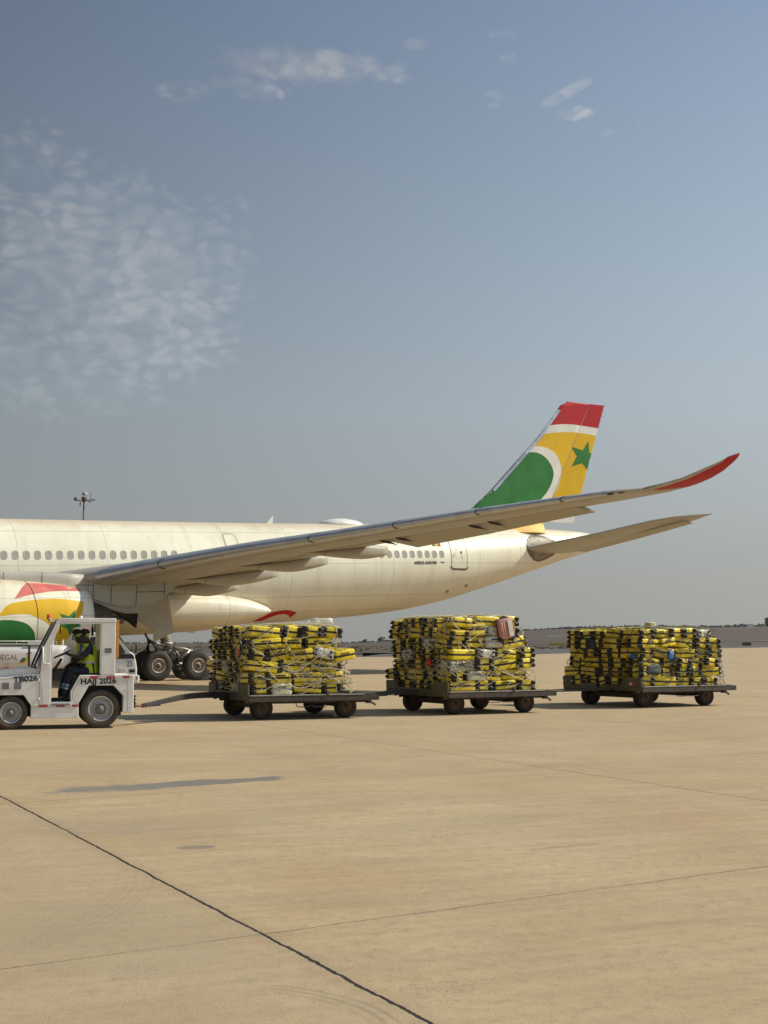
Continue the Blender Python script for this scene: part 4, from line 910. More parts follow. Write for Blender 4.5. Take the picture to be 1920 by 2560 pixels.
# drawbars: each from the hitch ahead to its cart
def drawbar(i, A, kind):
    B = cw(i, -.02, LW[i][1] / 2, .50); d = (B - A); inv = Matrix.Translation((*CARTS[i][0], 0)) @ Matrix.Rotation(R(CARTS[i][1]), 4, 'Z') @ Matrix.Diagonal((*carts[i].scale, 1)); inv.invert()
    a, b = inv @ A, inv @ B; u = (b - a).normalized(); n = Vector((-u.y, u.x, 0)).normalized(); L = (b - a).length
    if kind == 0:
        P = [a + u * .30, a + u * .9 + Vector((0, 0, .04)), a + u * (L * .55) + Vector((0, 0, .10)), b - u * .5 + Vector((0, 0, .07)), b]
        rr = MB()
        rings = []
        for p, h, w in zip(smoothpoly([tuple(q) for q in P], 4), [.045] * 40, [.06] * 40):
            p = Vector(p); t = (p - a).dot(u) / L; h = .035 + .045 * t; w = .05 + .03 * t
            rings.append([p + n * w + Vector((0, 0, h)), p - n * w + Vector((0, 0, h)), p - n * w - Vector((0, 0, h)), p + n * w - Vector((0, 0, h))])
        rr.loft(rings, smooth=False); rr.box((-.04, -.04, -.04), (.55, .04, .035), 0, Matrix.Translation(a + u * .28) @ u.to_track_quat('X', 'Z').to_matrix().to_4x4())
        o = rr.build('drawbar', [mat('black_painted_bar', (.03, .027, .024), .55, var=.3, scale=6, dirt=(.10, .07, .05), dirt_amt=.4), m_rstr], carts[i], bevel=.005)
    else:
        rr = MB()
        for s_ in (-1, 1):
            q = b + n * s_ * .45; rr.tube([a + u * .12, q + Vector((0, 0, -.02))], .03, 6, 0, smooth=False)
        rr.tube([a.lerp(b, .5) + n * .2, a.lerp(b, .5) - n * .2], .02, 6); rr.tube([a.lerp(b, .75) + n * .33, a.lerp(b, .75) - n * .33], .02, 6); rr.tube([a.lerp(b, .5) + n * .2, a.lerp(b, .75) - n * .33], .015, 6)
        o = rr.build('drawbar', [m_rust, m_rstr], carts[i])
    MB().tube([a, a + u * .34], .022, 8).lathe([(-.012, .055), (.012, .055), (.012, .03), (-.012, .03), (-.012, .055)], tuple(a), 'z', 12).build('tow_eye', mat('red_brown_rod', (.16, .045, .03), .6) if kind == 0 else m_rust, o)
PSI_T = R(17); P0 = Vector((-5.95, 28.0, 0)); UT = Vector((math.cos(PSI_T), math.sin(PSI_T), 0)); NTV = Vector((-math.sin(PSI_T), math.cos(PSI_T), 0))
def tw(x, y, z): return P0 + UT * x + NTV * y + Vector((0, 0, z))
drawbar(0, tw(.84, .72, .41), 0)
drawbar(1, cw(0, LC + .11, WC / 2, .47), 0)
drawbar(2, cw(1, LC + .11, WC / 2, .47), 1)

# ---------------------------------------------------------------- suitcases
def shell_mat(name, a, b, rough=.42):
    m = mat(name, a, rough, var=.10, scale=9, bump=.004, dirt=b, dirt_amt=.4, coat=.25); return m
m_case = shell_mat('yellow_hard_shell', (.78, .60, .008), (.50, .38, .02))
m_casep = shell_mat('pale_yellow_shell', (.68, .56, .08), (.45, .38, .12), .3)
m_trim = mat('black_trim', (.014, .013, .013), .55, var=.2)
m_zip = mat('dark_zip', (.030, .015, .012), .7, var=.3, scale=20)
m_wrap = bpy.data.materials.new('clear_wrap'); m_wrap.use_nodes = True
_t = m_wrap.node_tree; _g = G(_t); _b = _t.nodes['Principled BSDF']; _b.inputs['Base Color'].default_value = (.80, .80, .76, 1); _b.inputs['Roughness'].default_value = .22
_v = _g.n('ShaderNodeTexCoord').outputs['Object']; _n = _g.noise(_v, 11, 5, .7, 1.2); _g.put(_b.inputs['Alpha'], _g.ramp(_n, .40, .62, .12, .75))
_bn = _g.n('ShaderNodeBump'); _bn.inputs['Distance'].default_value = .02; _bn.inputs['Strength'].default_value = 1; _g.put(_bn.inputs['Height'], _n); _t.links.new(_bn.outputs[0], _b.inputs['Normal'])
m_pink = mat('dusty_pink_shell', (.44, .20, .15), .5, var=.1, scale=6)
def rbox(mb, lo, hi, r, mi=0, seg=3):
    b = bmesh.new(); bmesh.ops.create_cube(b, size=1); sz = Vector(hi) - Vector(lo); ce = (Vector(hi) + Vector(lo)) / 2
    for v in b.verts: v.co = Vector((v.co.x * sz.x, v.co.y * sz.y, v.co.z * sz.z)) + ce
    bmesh.ops.bevel(b, geom=list(b.edges), offset=r, segments=seg, affect='EDGES', profile=.5)
    mb.add([v.co.copy() for v in b.verts], [[v.index for v in f.verts] for f in b.faces], mi, True) if not b.verts.index_update() else None
    b.free(); return mb
def make_case(Lx=.74, Wy=.50, Hz=.255, shell=None, wrap=False, name='suitcase'):
    """lies flat: length x, width y, thickness z; wheels at -x"""
    root = empty(name); x, y, z = Lx / 2, Wy / 2, Hz / 2
    mb = MB(); rbox(mb, (-x, -y, -z), (x, y, z), .036)
    for k in range(5):       # pressed ribs on both faces
        yy = -y * .62 + k * y * .31
        for s_ in (-1, 1): rbox(mb, (-x + .09, yy - .022, s_ * z - .006), (x - .09, yy + .022, s_ * z + .007), .006, 0, 1)
    mb.build('shell', shell or m_case, root, fix=False)
    mb = MB(); mb.loft([[(a * (x + .003 if abs(a) == 1 else 1), b, c) for a, b, c in []] or [(px, py, c) for px, py in rrect(0, 0, Lx + .007, Wy + .007, .045, 4)] for c in (-.024, .024)], smooth=True, caps=False)
    mb.build('zip_band', m_zip, root, fix=False)
    for sy in (-1, 1):
        for sz in (-1, 1):
            mb = MB(); rbox(mb, (-x - .020, sy * y * .74 - .068, sz * z * .58 - .050), (-x + .075, sy * y * .74 + .072, sz * z * .58 + .050), .024, 0, 2)
            mb.lathe([(-.02, .001), (-.024, .034), (.024, .034), (.024, .001)], (-x - .040, sy * y * .76, sz * z * .50), 'z', 12)
            mb.build('wheel', m_trim, root, fix=False)
    mb = MB(); mb.tube(smoothpoly([(-.11, -y - .002, .055), (-.09, -y - .022, .055), (.09, -y - .022, .055), (.11, -y - .002, .055)], 3), .014, 6); mb.build('side_handle', m_trim, root, fix=False)
    mb = MB(); mb.tube(smoothpoly([(x, -.10, .055), (x + .02, -.08, .055), (x + .02, .08, .055), (x, .10, .055)], 3), .014, 6); mb.build('top_handle', m_trim, root, fix=False)
    if wrap:
        mb = MB(); rbox(mb, (-x - .04, -y - .014, -z - .012), (x + .016, y + .014, z + .012), .05); mb.build('plastic_wrap', m_wrap, root, fix=False)
    return root
protoA = make_case(); protoB = make_case(.74, .50, .255, m_casep, True); protoC = make_case(.66, .46, .24); protoD = make_case(.76, .52, .27, shell_mat('scuffed_yellow_shell', (.70, .51, .01), (.34, .25, .03), .5))
ALLC = index_children()
used = {}
ORD = ['first', 'second', 'third', 'fourth', 'fifth', 'sixth', 'seventh', 'eighth', 'ninth', 'tenth']
rng = random.Random(11)
def place(proto, M, label, group):
    if id(proto) not in used: used[id(proto)] = 1; o = proto
    else: o = copy_tree(proto)
    o.location = M.to_translation(); o.rotation_euler = M.to_euler(); o.scale = M.to_scale(); tag(o, label, 'suitcase', group); return o
hulls = []
def load(ci, x0, x1, y0, y1, layers, tops, seed):
    """x along the cart, y away from camera; perimeter cases per layer + full top"""
    rng = random.Random(seed); nm = CARTS[ci][2]; a = R(CARTS[ci][1]); Rc = Matrix.Translation((*CARTS[ci][0], 0)) @ Matrix.Rotation(a, 4, 'Z'); grp = f'yellow suitcases netted on the {nm} cart'
    H = .256; base = .575
    def put(x, y, z, ang, lab, tilt=0, roll=0, proto=None, wrapp=.045):
        z += .055 * math.sin(math.pi * min(max((x - x0) / (x1[0] - x0), 0), 1)) * (z - base) / 1.5 + .03 * math.sin(math.pi * min(max((y - y0) / (y1 - y0), 0), 1)) * (z - base) / 1.5; tilt -= 3.5 * math.cos(math.pi * min(max((x - x0) / (x1[0] - x0), 0), 1)) * (z - base) / 1.5
        pr = proto or (protoB if rng.random() < wrapp else (protoC if rng.random() < .14 else (protoD if rng.random() < .3 else protoA)))
        M = Rc @ Matrix.Translation((x, y, z)) @ Matrix.Rotation(R(ang + rng.gauss(0, 5)), 4, 'Z') @ Matrix.Rotation(R(tilt + rng.gauss(0, 2.6)), 4, 'Y') @ Matrix.Rotation(R(roll + rng.gauss(0, 3.0)), 4, 'X')
        sc = (rng.uniform(.94, 1.05), rng.uniform(.93, 1.07), rng.uniform(.86, 1.10)); M = M @ Matrix.Diagonal((*sc, 1))
        w = 'plastic-wrapped' if pr is protoB else ('smaller' if pr is protoC else 'yellow')
        place(pr, M, lab.replace('@', w), grp)
    for k in range(layers):
        z = base + H * (k + .5); t = k / (layers - 1)
        bul = [0, .02, .05, .06, .04, .0, -.02, -.04][k]
        xa = x0 - bul + rng.uniform(-.03, .03); xb = x1[k] + rng.uniform(-.03, .03); ya = y0 - bul * .6 + rng.uniform(-.02, .02)
        row = ORD[k]
        # near side
        x = xa; n = 0; tl = rng.choice([-5, -2, 0, 4, 6]) if k > 1 else rng.choice([-1, 0, 2])
        while x < xb - .2:
            if (rng.random() < .62 or x + .74 > xb + .10) and x + .50 <= xb + .12:
                ang = 90 if rng.random() < .8 else -90; put(x + .25, ya + .37 + rng.uniform(-.07, .05), z, ang, f'@ suitcase, {nm} cart, {row} row up, {ORD[n]} from left on the long side', roll=tl); x += .515
            elif x + .74 <= xb + .10:
                ang = 0 if rng.random() < .5 else 180; put(x + .38, ya + .26 + rng.uniform(-.05, .04), z, ang, f'@ suitcase, {nm} cart, {row} row up, {ORD[n]} from left on the long side', tilt=tl * (1 if ang == 0 else -1)); x += .765
            else: break
            n += 1
        # left end, wheels outwards mostly
        y = ya + .78; n = 0
        while y < y1 - .25:
            if rng.random() < .8: put(xa + .36 + rng.uniform(-.07, .05), y + .25, z, 0, f'@ suitcase, {nm} cart, {row} row up, {ORD[n]} behind the corner on left end'); y += .515
            else: put(xa + .26, y + .37, z, 90, f'@ suitcase, {nm} cart, {row} row up, {ORD[n]} behind the corner on left end'); y += .765
            n += 1
        # right end
        y = ya + .80; n = 0
        while y < y1 - .25:
            put(xb - .38, y + .25, z, 180 if rng.random() < .7 else 0, f'@ suitcase, {nm} cart, {row} row up, {ORD[n]} behind the corner on right end'); y += .53; n += 1
    # top surface fill
    z = base + H * (layers - .5); y = y0 + .82; r = 0
    while y < y1 - .2:
        x = x0 + .80; n = 0
        while x < x1[layers - 1] - .95:
            put(x + .37, y + .25, z, 0 if rng.random() < .5 else 180, f'@ suitcase, {nm} cart top, {ORD[r]} row behind the long side, {ORD[n]} from left', wrapp=.12); x += .76; n += 1
        y += .53; r += 1
    # extra cases thrown on top
    for i, (x, y, ang, tilt, pr, lab) in enumerate(tops): put(x, y, base + H * (layers + .36), ang, lab, tilt=tilt, proto=pr)
load(0, .06, [2.68, 2.66, 2.60, 2.55, 2.40, 2.25], .10, 2.95, 6, [
    ], 3)
load(1, .08, [2.76, 2.74, 2.62, 2.60, 2.56, 2.50, 2.30], .10, 2.95, 7, [
    ], 7)
load(2, .02, [3.20, 3.12, 3.05, 3.00, 2.95, 2.86], .10, 3.22, 6, [
    ], 19)
# odd pieces in the loads
o = make_case(.52, .42, .24, m_pink, False, 'pink_suitcase')
o.location = cw(1, 1.62, .0, 2.12); o.rotation_euler = (R(90 - 4), R(98), R(CARTS[1][1]))
o.rotation_euler = (Matrix.Rotation(R(CARTS[1][1]), 4, 'Z') @ Matrix.Rotation(R(90), 4, 'X') @ Matrix.Rotation(R(101), 4, 'Z')).to_euler()
tag(o, 'dusty pink suitcase with a white label strip hanging on the middle cart load', 'suitcase')
rg_ = MB(); rg_.box((-.20, -.16, .142), (.22, -.04, .146), 0); rg_.build('label_strip', [m_wstr, mat('label_brown', (.30, .10, .08), .6)], o, fix=False)
def bag(name, loc, size, m, label, cat='bag', rz=0, seed=1, knots=0):
    b = bmesh.new(); bmesh.ops.create_icosphere(b, subdivisions=3, radius=1)
    for v in b.verts:
        p = v.co; q = Vector([math.copysign(abs(c) ** .5, c) for c in p]); nn = mnoise.fractal(p * 2.6 + Vector((seed, 0, 0)), 1, 2, 5) * .34; v.co = Vector((q.x * size[0], q.y * size[1], q.z * size[2])) * (1 + nn) * .62
    me = bpy.data.meshes.new(name); b.to_mesh(me); b.free(); me.materials.append(m)
    for p in me.polygons: p.use_smooth = True
    o = bpy.data.objects.new(name, me); COL.objects.link(o); o.location = loc; o.rotation_euler = (0, 0, rz); return tag(o, label, cat)
m_teal = mat('dark_teal_cloth', (.035, .055, .065), .7, var=.4, scale=6, bump=.01); m_bluec = mat('bright_blue_cloth', (.02, .13, .38), .6, var=.3, scale=9, bump=.01)
m_cream = mat('cream_sack', (.55, .50, .36), .5, var=.15, scale=6, bump=.012); m_redc = mat('red_cloth', (.50, .035, .03), .6); m_clear = m_wrap
zr = R(CARTS[2][1])
bag('duffel_bag', cw(2, .04, 2.25, 1.72), (.18, .62, .26), m_teal, 'dark teal bag strapped high on the left end of the rear cart load', rz=zr, seed=2)
bag('duffel_bag', cw(2, .42, .10, 1.02), (.42, .16, .22), m_teal, 'dark teal bag squeezed low in the near side of the rear cart load', rz=zr, seed=5)
bag('blue_cloth', cw(2, 1.05, .04, 1.42), (.15, .07, .20), m_bluec, 'crumpled bright blue cloth tied to the near side of the rear cart load', 'cloth', rz=zr, seed=7)
bag('blue_cloth', cw(2, -.03, .35, 1.40), (.05, .2, .10), m_bluec, 'small blue cloth caught near the front corner of the rear cart load', 'cloth', rz=zr, seed=8)
bag('red_cloth', cw(1, -.02, .95, 1.28), (.05, .14, .14), m_redc, 'bright red cloth tucked in the left end of the middle cart load', 'cloth', rz=R(29), seed=9)
bag('red_cloth', cw(0, -.02, .85, 1.55), (.05, .10, .17), mat('coral_cloth', (.55, .15, .09), .6), 'coral red cloth hanging on the left end of the front cart load', 'cloth', rz=R(24), seed=4)
bag('clear_film', cw(0, 2.0, .75, 2.28), (.45, .32, .13), m_wrap, 'crumpled clear plastic film on top of the front cart load', 'plastic film', rz=R(24), seed=4)
bag('clear_film', cw(2, 1.1, .9, 2.26), (.20, .20, .14), m_cream, 'small pale knotted bundle on top of the rear cart load', 'bundle', rz=zr, seed=14)

# ---------------------------------------------------------------- cargo nets and elastic cords
m_cordl = mat('pale_strap_webbing', (.52, .47, .35), .7, var=.25, scale=20); m_cordg = mat('grey_green_rope', (.16, .17, .12), .8, var=.3, scale=20); m_cordk = mat('dark_cord', (.035, .026, .02), .8)
def net(ci, x0, x1, y0, y1, zt, cols, seed, n1=26, slopeR=.0):
    rng = random.Random(seed); mb = MB(); zb = .58
    LL, NN, RR = (y1 - y0), (x1 - x0), (y1 - y0)
    def surf(u, v, off=0):
        """u along the wrapped perimeter, v height, above top it runs over the roof"""
        zz = min(v, zt(u)) ; over = max(0, v - zt(u)); o = .02 + off; sl = slopeR * max(0, 1 - (zz - zb) / 1.5)
        bul = .04 * math.sin(math.pi * min(1, (zz - zb) / 1.5))
        if u < LL: x = x0 - o - bul + over; y = y1 - u
        elif u < LL + NN: x = x0 + (u - LL); y = y0 - o - bul + over; x = min(x, x1)
        else: x = x1 + o + sl - over - slopeR * (zz - zb) / 1.5; y = y0 + (u - LL - NN)
        if u >= LL and u < LL + NN and u > LL + NN - .8: x += (sl - slopeR * (zz - zb) / 1.5) * (u - (LL + NN - .8)) / .8
        return cw(ci, x, y, zz + (.03 if over > 0 else 0))
    T = LL + NN + RR; top = 2.3
    def strand(pts, r, mi):
        Q = []
        for (u0, v0), (u1, v1) in zip(pts[:-1], pts[1:]):
            k = max(1, int(math.hypot(u1 - u0, v1 - v0) / .14))
            for j in range(k): t = j / k; Q.append(surf(u0 + (u1 - u0) * t, v0 + (v1 - v0) * t - .03 * math.sin(math.pi * t), rng.uniform(-.005, .012)))
        Q.append(surf(*pts[-1])); mb.tube(Q, r, 4, mi, cap=False)
    # diagonal net mesh with jittered knots
    nu, nv = int(T / .36), 7
    K = [[(min(T, max(0, u * T / nu + rng.uniform(-.11, .11) + (.18 if v % 2 else 0))), zb + .02 + v * .30 + rng.uniform(-.08, .08)) for v in range(nv + 1)] for u in range(nu + 1)]
    for u in range(nu):
        for v in range(nv):
            mi = cols[0] if rng.random() < .75 else cols[1]
            if rng.random() < .80: strand([K[u][v], K[u + 1][v + 1] if v % 2 == 0 else K[u][v + 1]] if rng.random() < .9 else [K[u][v], K[u + 1][v]], rng.uniform(.006, .010), mi)
            if rng.random() < .70: strand([K[u + 1][v], K[u][v + 1]] if v % 2 else [K[u + 1][v], K[u + 1][v + 1]], rng.uniform(.006, .010), mi)
    # tangles of strap gathered in a sagging band low on the load
    for k in range(n1):
        u = rng.uniform(0, T - .8); v = zb + .35 + rng.uniform(-.12, .38); w = rng.uniform(.35, 1.0)
        strand([(u, v), (u + w * .33, v + rng.uniform(-.16, .16)), (u + w * .66, v + rng.uniform(-.16, .16)), (u + w, v + rng.uniform(-.12, .12))], rng.uniform(.006, .011), rng.choice(cols))
    # long dark elastic cords crossing
    for k in range(18):
        u = rng.uniform(0, T - 2); strand([(u, rng.uniform(1.0, 2.1)), (u + rng.uniform(.6, 1.0), rng.uniform(.9, 1.9)), (u + rng.uniform(1.2, 2.0), rng.uniform(.7, 1.9))], .008, 2)
    # strands over the top
    for k in range(16):
        u = rng.uniform(LL * .1, LL + NN); strand([(u, 1.9), (u + rng.uniform(-.2, .2), zt(u) + .9)], .007, rng.choice(cols)); 
    for k in range(8):
        yv = y0 + .2 + k * (y1 - y0 - .4) / 7; Q = [cw(ci, x0 + (x1 - x0) * j / 6, yv + rng.uniform(-.1, .1), zt(LL) + .07 * math.sin(math.pi * j / 6) + .03 + rng.uniform(-.01, .02)) for j in range(7)]; mb.tube(Q, .007, 4, rng.choice(cols), cap=False)
    nm = CARTS[ci][2]
    o = mb.build('cargo_net', [m_cordl, m_cordg, m_cordk], None, fix=False)
    tag(o, f'tangled {"dark" if ci == 2 else "pale"} cargo net of straps and cords over the {nm} cart load', 'cargo net', 'cargo nets over the suitcase loads')
net(0, .06, 2.42, .08, 2.95, lambda u: 2.12, [0, 1, 0], 2, 44, .20)
net(1, .08, 2.50, .08, 2.95, lambda u: 2.38, [0, 0, 1], 5, 44, .24)
net(2, .02, 3.0, .08, 3.22, lambda u: 2.13, [1, 2, 1], 9, 48, .16)
# ---------------------------------------------------------------- white tow tractor
m_tug = mat('chalky_white_paint', (.76, .735, .67), .45, var=.05, scale=2.5, dirt=(.40, .33, .24), dirt_amt=.5, coat=.15, detail=8)
m_tugd = mat('interior_black', (.018, .017, .018), .7); m_rub = m_seam
m_rim = mat('wheel_grey_paint', (.34, .33, .31), .5, metal=.2, var=.12, scale=8, dirt=(.16, .12, .08), dirt_amt=.5)
m_tyre2 = mat('dusty_tyre', (.060, .048, .034), .9, var=.2, scale=6, dirt=(.16, .115, .07), dirt_amt=.55)
m_orange = mat('orange_beacon', (.75, .09, .015), .25, coat=.4); m_amberp = mat('orange_board', (.55, .24, .02), .5)
m_grille = mat('grille_grey', (.17, .15, .14), .6, var=.3, scale=30)
WT = 1.45
tug = empty('tow_tractor', P0, PSI_T, label='white baggage tow tractor with open cab pulling the carts', cat='tow tractor')
side = [(-2.45, .60), (-2.45, 1.02), (-1.19, 1.135), (-1.00, 1.14), (-.965, .555), (-.565, .555), (-.575, .77), (-.395, 1.105), (.70, 1.105), (.725, 1.08), (.725, .31), (.50, .33), (.515, .66), (.30, .885), (-.20, .885), (-.405, .52), (-.395, .215), (-1.36, .215), (-1.36, .49), (-1.51, .705), (-1.99, .705), (-2.12, .55)]
for y0, y1 in ((0, .045), (WT - .045, WT)): MB().prism(side, y0, y1).build('side_panel', m_tug, tug, bevel=.012)
MB().prism([(-2.50, 1.02), (-2.50, 1.10), (-1.99, 1.205), (-1.16, 1.285), (-1.16, 1.0), (-2.4, .95)], .12, WT - .12).build('hood', m_tug, tug, bevel=.025)
mb = MB().box((-2.52, .06, .45), (-2.40, WT - .06, 1.02)); mb.build('front_grille', m_tug, tug, bevel=.02)
MB().box((-2.62, .02, .38), (-2.50, WT - .02, .58)).build('front_bumper', m_tugd, tug, bevel=.02)
MB().box((-.39, .045, 1.03), (.70, WT - .045, 1.095)).build('rear_deck', m_tug, tug, bevel=.006)
MB().box((.50, .045, .31), (.718, WT - .045, 1.08)).build('rear_bumper', m_tug, tug, bevel=.03)
mb = MB().box((-2.3, .34, .30), (.5, WT - .34, .52)).box((-1.36, .045, .24), (-.40, WT - .045, .47)); mb.build('chassis', m_tugd, tug)
MB().box((-1.0, .06, .47), (-.40, WT - .06, .50)).build('cab_floor', m_tugd, tug)
MB().box((-1.10, .05, .5), (-1.0, WT - .05, 1.28)).build('dashboard', m_tugd, tug, bevel=.01)
MB().box((-.38, .28, .5), (.28, WT - .28, 1.02)).build('engine_cover', m_tugd, tug)
pil = [(-1.19, 1.13), (-1.115, .51), (-.975, .51), (-.99, 1.69), (-.80, 2.19), (-.87, 2.25), (-1.06, 1.84), (-1.15, 1.66)]
for y0, y1 in ((-.012, .05), (WT - .05, WT + .012)): MB().prism(pil, y0, y1).build('front_pillar', m_tug, tug, bevel=.010)
mb = MB().box((-.86, -.012, 2.195), (.335, WT + .012, 2.285)); mb.build('cab_roof', m_tug, tug, bevel=.014)
for y0, y1 in ((-.008, .06), (WT - .06, WT + .008)): MB().box((.035, y0, 1.106), (.33, y1, 2.194)).build('rear_pillar', m_tug, tug, bevel=.012)
mb = MB().box((-.98, -.004, .53), (-.955, .05, 1.69)); mb.box((-.955, -.004, .53), (-.57, .05, .553)); mb.box((-.79, -.004, 2.165), (.036, .05, 2.194)); mb.box((.012, -.004, 1.13), (.034, .05, 2.165)); mb.build('door_frame', mat('edge_highlight_white', (.72, .70, .65), .35), tug, bevel=.004)
mb = MB().box((.28, .061, 1.106), (.32, .42, 2.19)).box((.28, WT - .42, 1.106), (.32, WT - .061, 2.19)).box((.28, .42, 1.106), (.32, WT - .42, 1.40)); mb.build('cab_back', m_tug, tug)
MB().box((.345, .02, 1.46), (.40, .12, 2.25)).build('orange_board', m_amberp, tug, bevel=.006)
# windscreen and its frame
m_glass = bpy.data.materials.new('smeared_glass'); m_glass.use_nodes = True
_b = m_glass.node_tree.nodes['Principled BSDF']; _b.inputs['Base Color'].default_value = (.20, .20, .20, 1); _b.inputs['Roughness'].default_value = .06; _b.inputs['Alpha'].default_value = .38
mb = MB(); mb.add([(-1.17, .04, 1.62), (-1.17, WT - .04, 1.62), (-.88, WT - .04, 2.2), (-.88, .04, 2.2)], [(0, 1, 2, 3)]); mb.add([(-1.30, .06, 1.285), (-1.30, WT - .06, 1.285), (-1.17, WT - .04, 1.62), (-1.17, .04, 1.62)], [(0, 1, 2, 3)])
mb.build('windscreen', m_glass, tug)
for y in (.03, WT - .03): MB().tube([(-1.31, y, 1.28), (-1.18, y, 1.62), (-.89, y, 2.21)], .022, 6).build('windscreen_pillar', m_tugd, tug)
mb = MB().tube([(-1.15, -.03, 1.70), (-1.14, -.035, 1.38), (-1.12, -.035, 1.35), (-1.03, -.035, 1.335), (-1.01, -.03, 1.35)], .012, 6); mb.build('grab_handle', m_white, tug)
mb = MB().box((-1.44, -.02, 1.30), (-1.40, .10, 1.72)); mb.tube([(-1.42, .08, 1.3), (-1.25, .08, 1.25)], .014, 6); mb.build('side_mirror', m_tugd, tug, bevel=.02)
mb = MB().tube([(-1.27, .3, 1.33), (-1.0, .42, 1.86)], .008, 5); mb.tube([(-1.27, .3, 1.30), (-1.31, .7, 1.31)], .01, 5); mb.build('wiper', m_tugd, tug)
# beacon on a front bracket
mb = MB().tube([(-.95, .2, 2.20), (-1.02, .2, 2.22), (-1.03, .2, 2.27)], .022, 8, 0).lathe([(0, .05), (.02, .055), (.03, .045)], (-1.03, .2, 2.255), 'z', 16, 0)
mb.lathe([(.03, .046), (.09, .048), (.105, .04), (.11, .001)], (-1.03, .2, 2.255), 'z', 16, 1); mb.build('beacon', [m_rim, m_orange], tug)
MB().lathe([(-.02, .03), (0, .035), (.03, .03), (.04, .001)], (-.37, .3, 2.30), 'z', 12).build('roof_antenna', m_white, tug)
# pressed panel seams, hinges, steps, bolts and greasy marks
def sline(pts, w=.007, name='seam'):
    mb = MB()
    for (a, b), (c, d) in zip(pts[:-1], pts[1:]):
        L = math.hypot(c - a, d - b); nx, nz = -(d - b) / L * w / 2, (c - a) / L * w / 2
        mb.add([(a + nx, -.0035, b + nz), (a - nx, -.0035, b - nz), (c - nx, -.0035, d - nz), (c + nx, -.0035, d + nz)], [(0, 1, 2, 3)])
    return mb.build('panel_gap', mat('panel_gap_grey', (.09, .08, .07), .8) if not SG else SG[0], tug, fix=False)
SG = []
SG.append(sline([(-1.20, .50), (-1.20, 1.12)]).data.materials[0])
sline([(-.40, .50), (-.53, .62), (-.53, .76), (-.36, 1.07)], .006); sline([(.60, .34), (.60, .86), (.56, 1.03)], .006); sline([(-1.36, .455), (-.41, .455)], .006); sline([(-2.44, .98), (-1.22, 1.09)], .006)
for x, z in [(-1.30, .26), (-.90, .26), (-.46, .26), (-2.3, .9), (-1.28, .62), (-1.28, 1.0), (.66, .42), (.66, .95), (.10, 2.12), (.28, 2.12), (.10, 1.18), (.28, 1.18), (-.30, 1.0), (.55, .78)]:
    MB().lathe([(-.002, .011), (-.009, .009), (-.010, .001)], (x, 0, z), 'y', 8).build('bolt', m_rim, tug, fix=False)
MB().box((-.955, -.03, .49), (-.575, .0, .515)).build('door_step', m_grille, tug, bevel=.004)
for z in (.62, 1.0): MB().tube([(-1.205, -.01, z - .03), (-1.205, -.01, z + .03)], .011, 6).build('hinge', m_tug, tug)
MB().box((-2.30, -.02, .74), (-2.16, .0, .84)).build('front_lamp', mat('lamp_amber', (.55, .22, .03), .3), tug, bevel=.008)
MB().box((.727, .10, .86), (.745, .22, .96)).build('tail_lamp', m_rstr, tug, bevel=.004)
MB().tube([(.74, .5, .62), (.80, .52, .50), (.84, .62, .46)], .012, 6).build('brake_hose', m_tugd, tug)
# red and white reflective tape
for nm_, z, xs_ in (('upper', 1.058, [(-.30, -.19, 1), (-.18, -.01, 0), (.0, .15, 1), (.16, .32, 0), (.33, .48, 1), (.49, .63, 0), (.64, .71, 1)]), ('lower', .478, [(-1.35, -1.21, 1), (-1.20, -1.03, 0), (-1.02, -.86, 1), (-.85, -.69, 0), (-.68, -.54, 1), (-.53, -.41, 0)])):
    mb = MB()
    for a, b, k in xs_: mb.box((a, -.016, z - .022), (b, -.0125 if nm_ == 'x' else -.001, z + .022), k)
    mb.build('reflective_tape', [m_rstr, m_wstr], tug)
def stencil(word, x0, z0, size, wid, slope, name='lettering'):
    """stencilled letters with bridges cut through the round ones, one mesh"""
    vs, fs = text_mesh(word, size, .0062); x1 = max(v.x for v in vs); k = wid / x1; mb = MB()
    f = lambda a, b, y=-.0045: (x0 + a * k, y, z0 + b + a * k * slope)
    mb.add([f(v.x, v.y) for v in vs], fs, 0)
    # serifs and bridges
    adv = 0
    for ch in word:
        w_, _f = text_mesh(ch, size, .0062) if ch != ' ' else ([Vector((0, 0, 0)), Vector((size * .25, 0, 0))], [])
        a0, a1 = min(v.x for v in w_), max(v.x for v in w_); full, _f = text_mesh(word[:len(word[:adv]) + 1] if False else ch, size, .0062)
        adv += 1
    xs = sorted(v.x for v in vs); segs = []; cur = [xs[0], xs[0]]
    for q in xs:
        if q - cur[1] > size * .035: segs.append(cur); cur = [q, q]
        cur[1] = q
    segs.append(cur); chars = [c for c in word if c != ' ']
    if len(segs) == len(chars):
        for (a0, a1), ch in zip(segs, chars):
            if ch in '026': mb.add([f((a0 + a1) / 2 + d * .006 / k, h_, -.0058) for d, h_ in ((-1, -.01), (1, -.01), (1, size * .75), (-1, size * .75))], [(0, 1, 2, 3)], 1)
            if ch in 'HTABJ':
                for hz in (0.0, size * .66):
                    if ch == 'J' and hz == 0: continue
                    mb.add([f(q, r_, -.0047) for q, r_ in ((a0 - .008, hz), (a1 + .008, hz), (a1 + .008, hz + .014), (a0 - .008, hz + .014))], [(0, 1, 2, 3)], 0) if ch in 'TB' and hz > 0 else None
                mb.add([f(q, r_, -.0058) for q, r_ in ((a0 - .01, size * .32), (a1 + .01, size * .32), (a1 + .01, size * .36), (a0 - .01, size * .36))], [(0, 1, 2, 3)], 1) if ch in 'HAB' else None
    return mb.build(name, [m_text, m_tug], tug, fix=False)
stencil('HAJJ 2026', -.375, .915, .165, .735, .02)
stencil('TB026', -1.72, .965, .155, .485, .07)
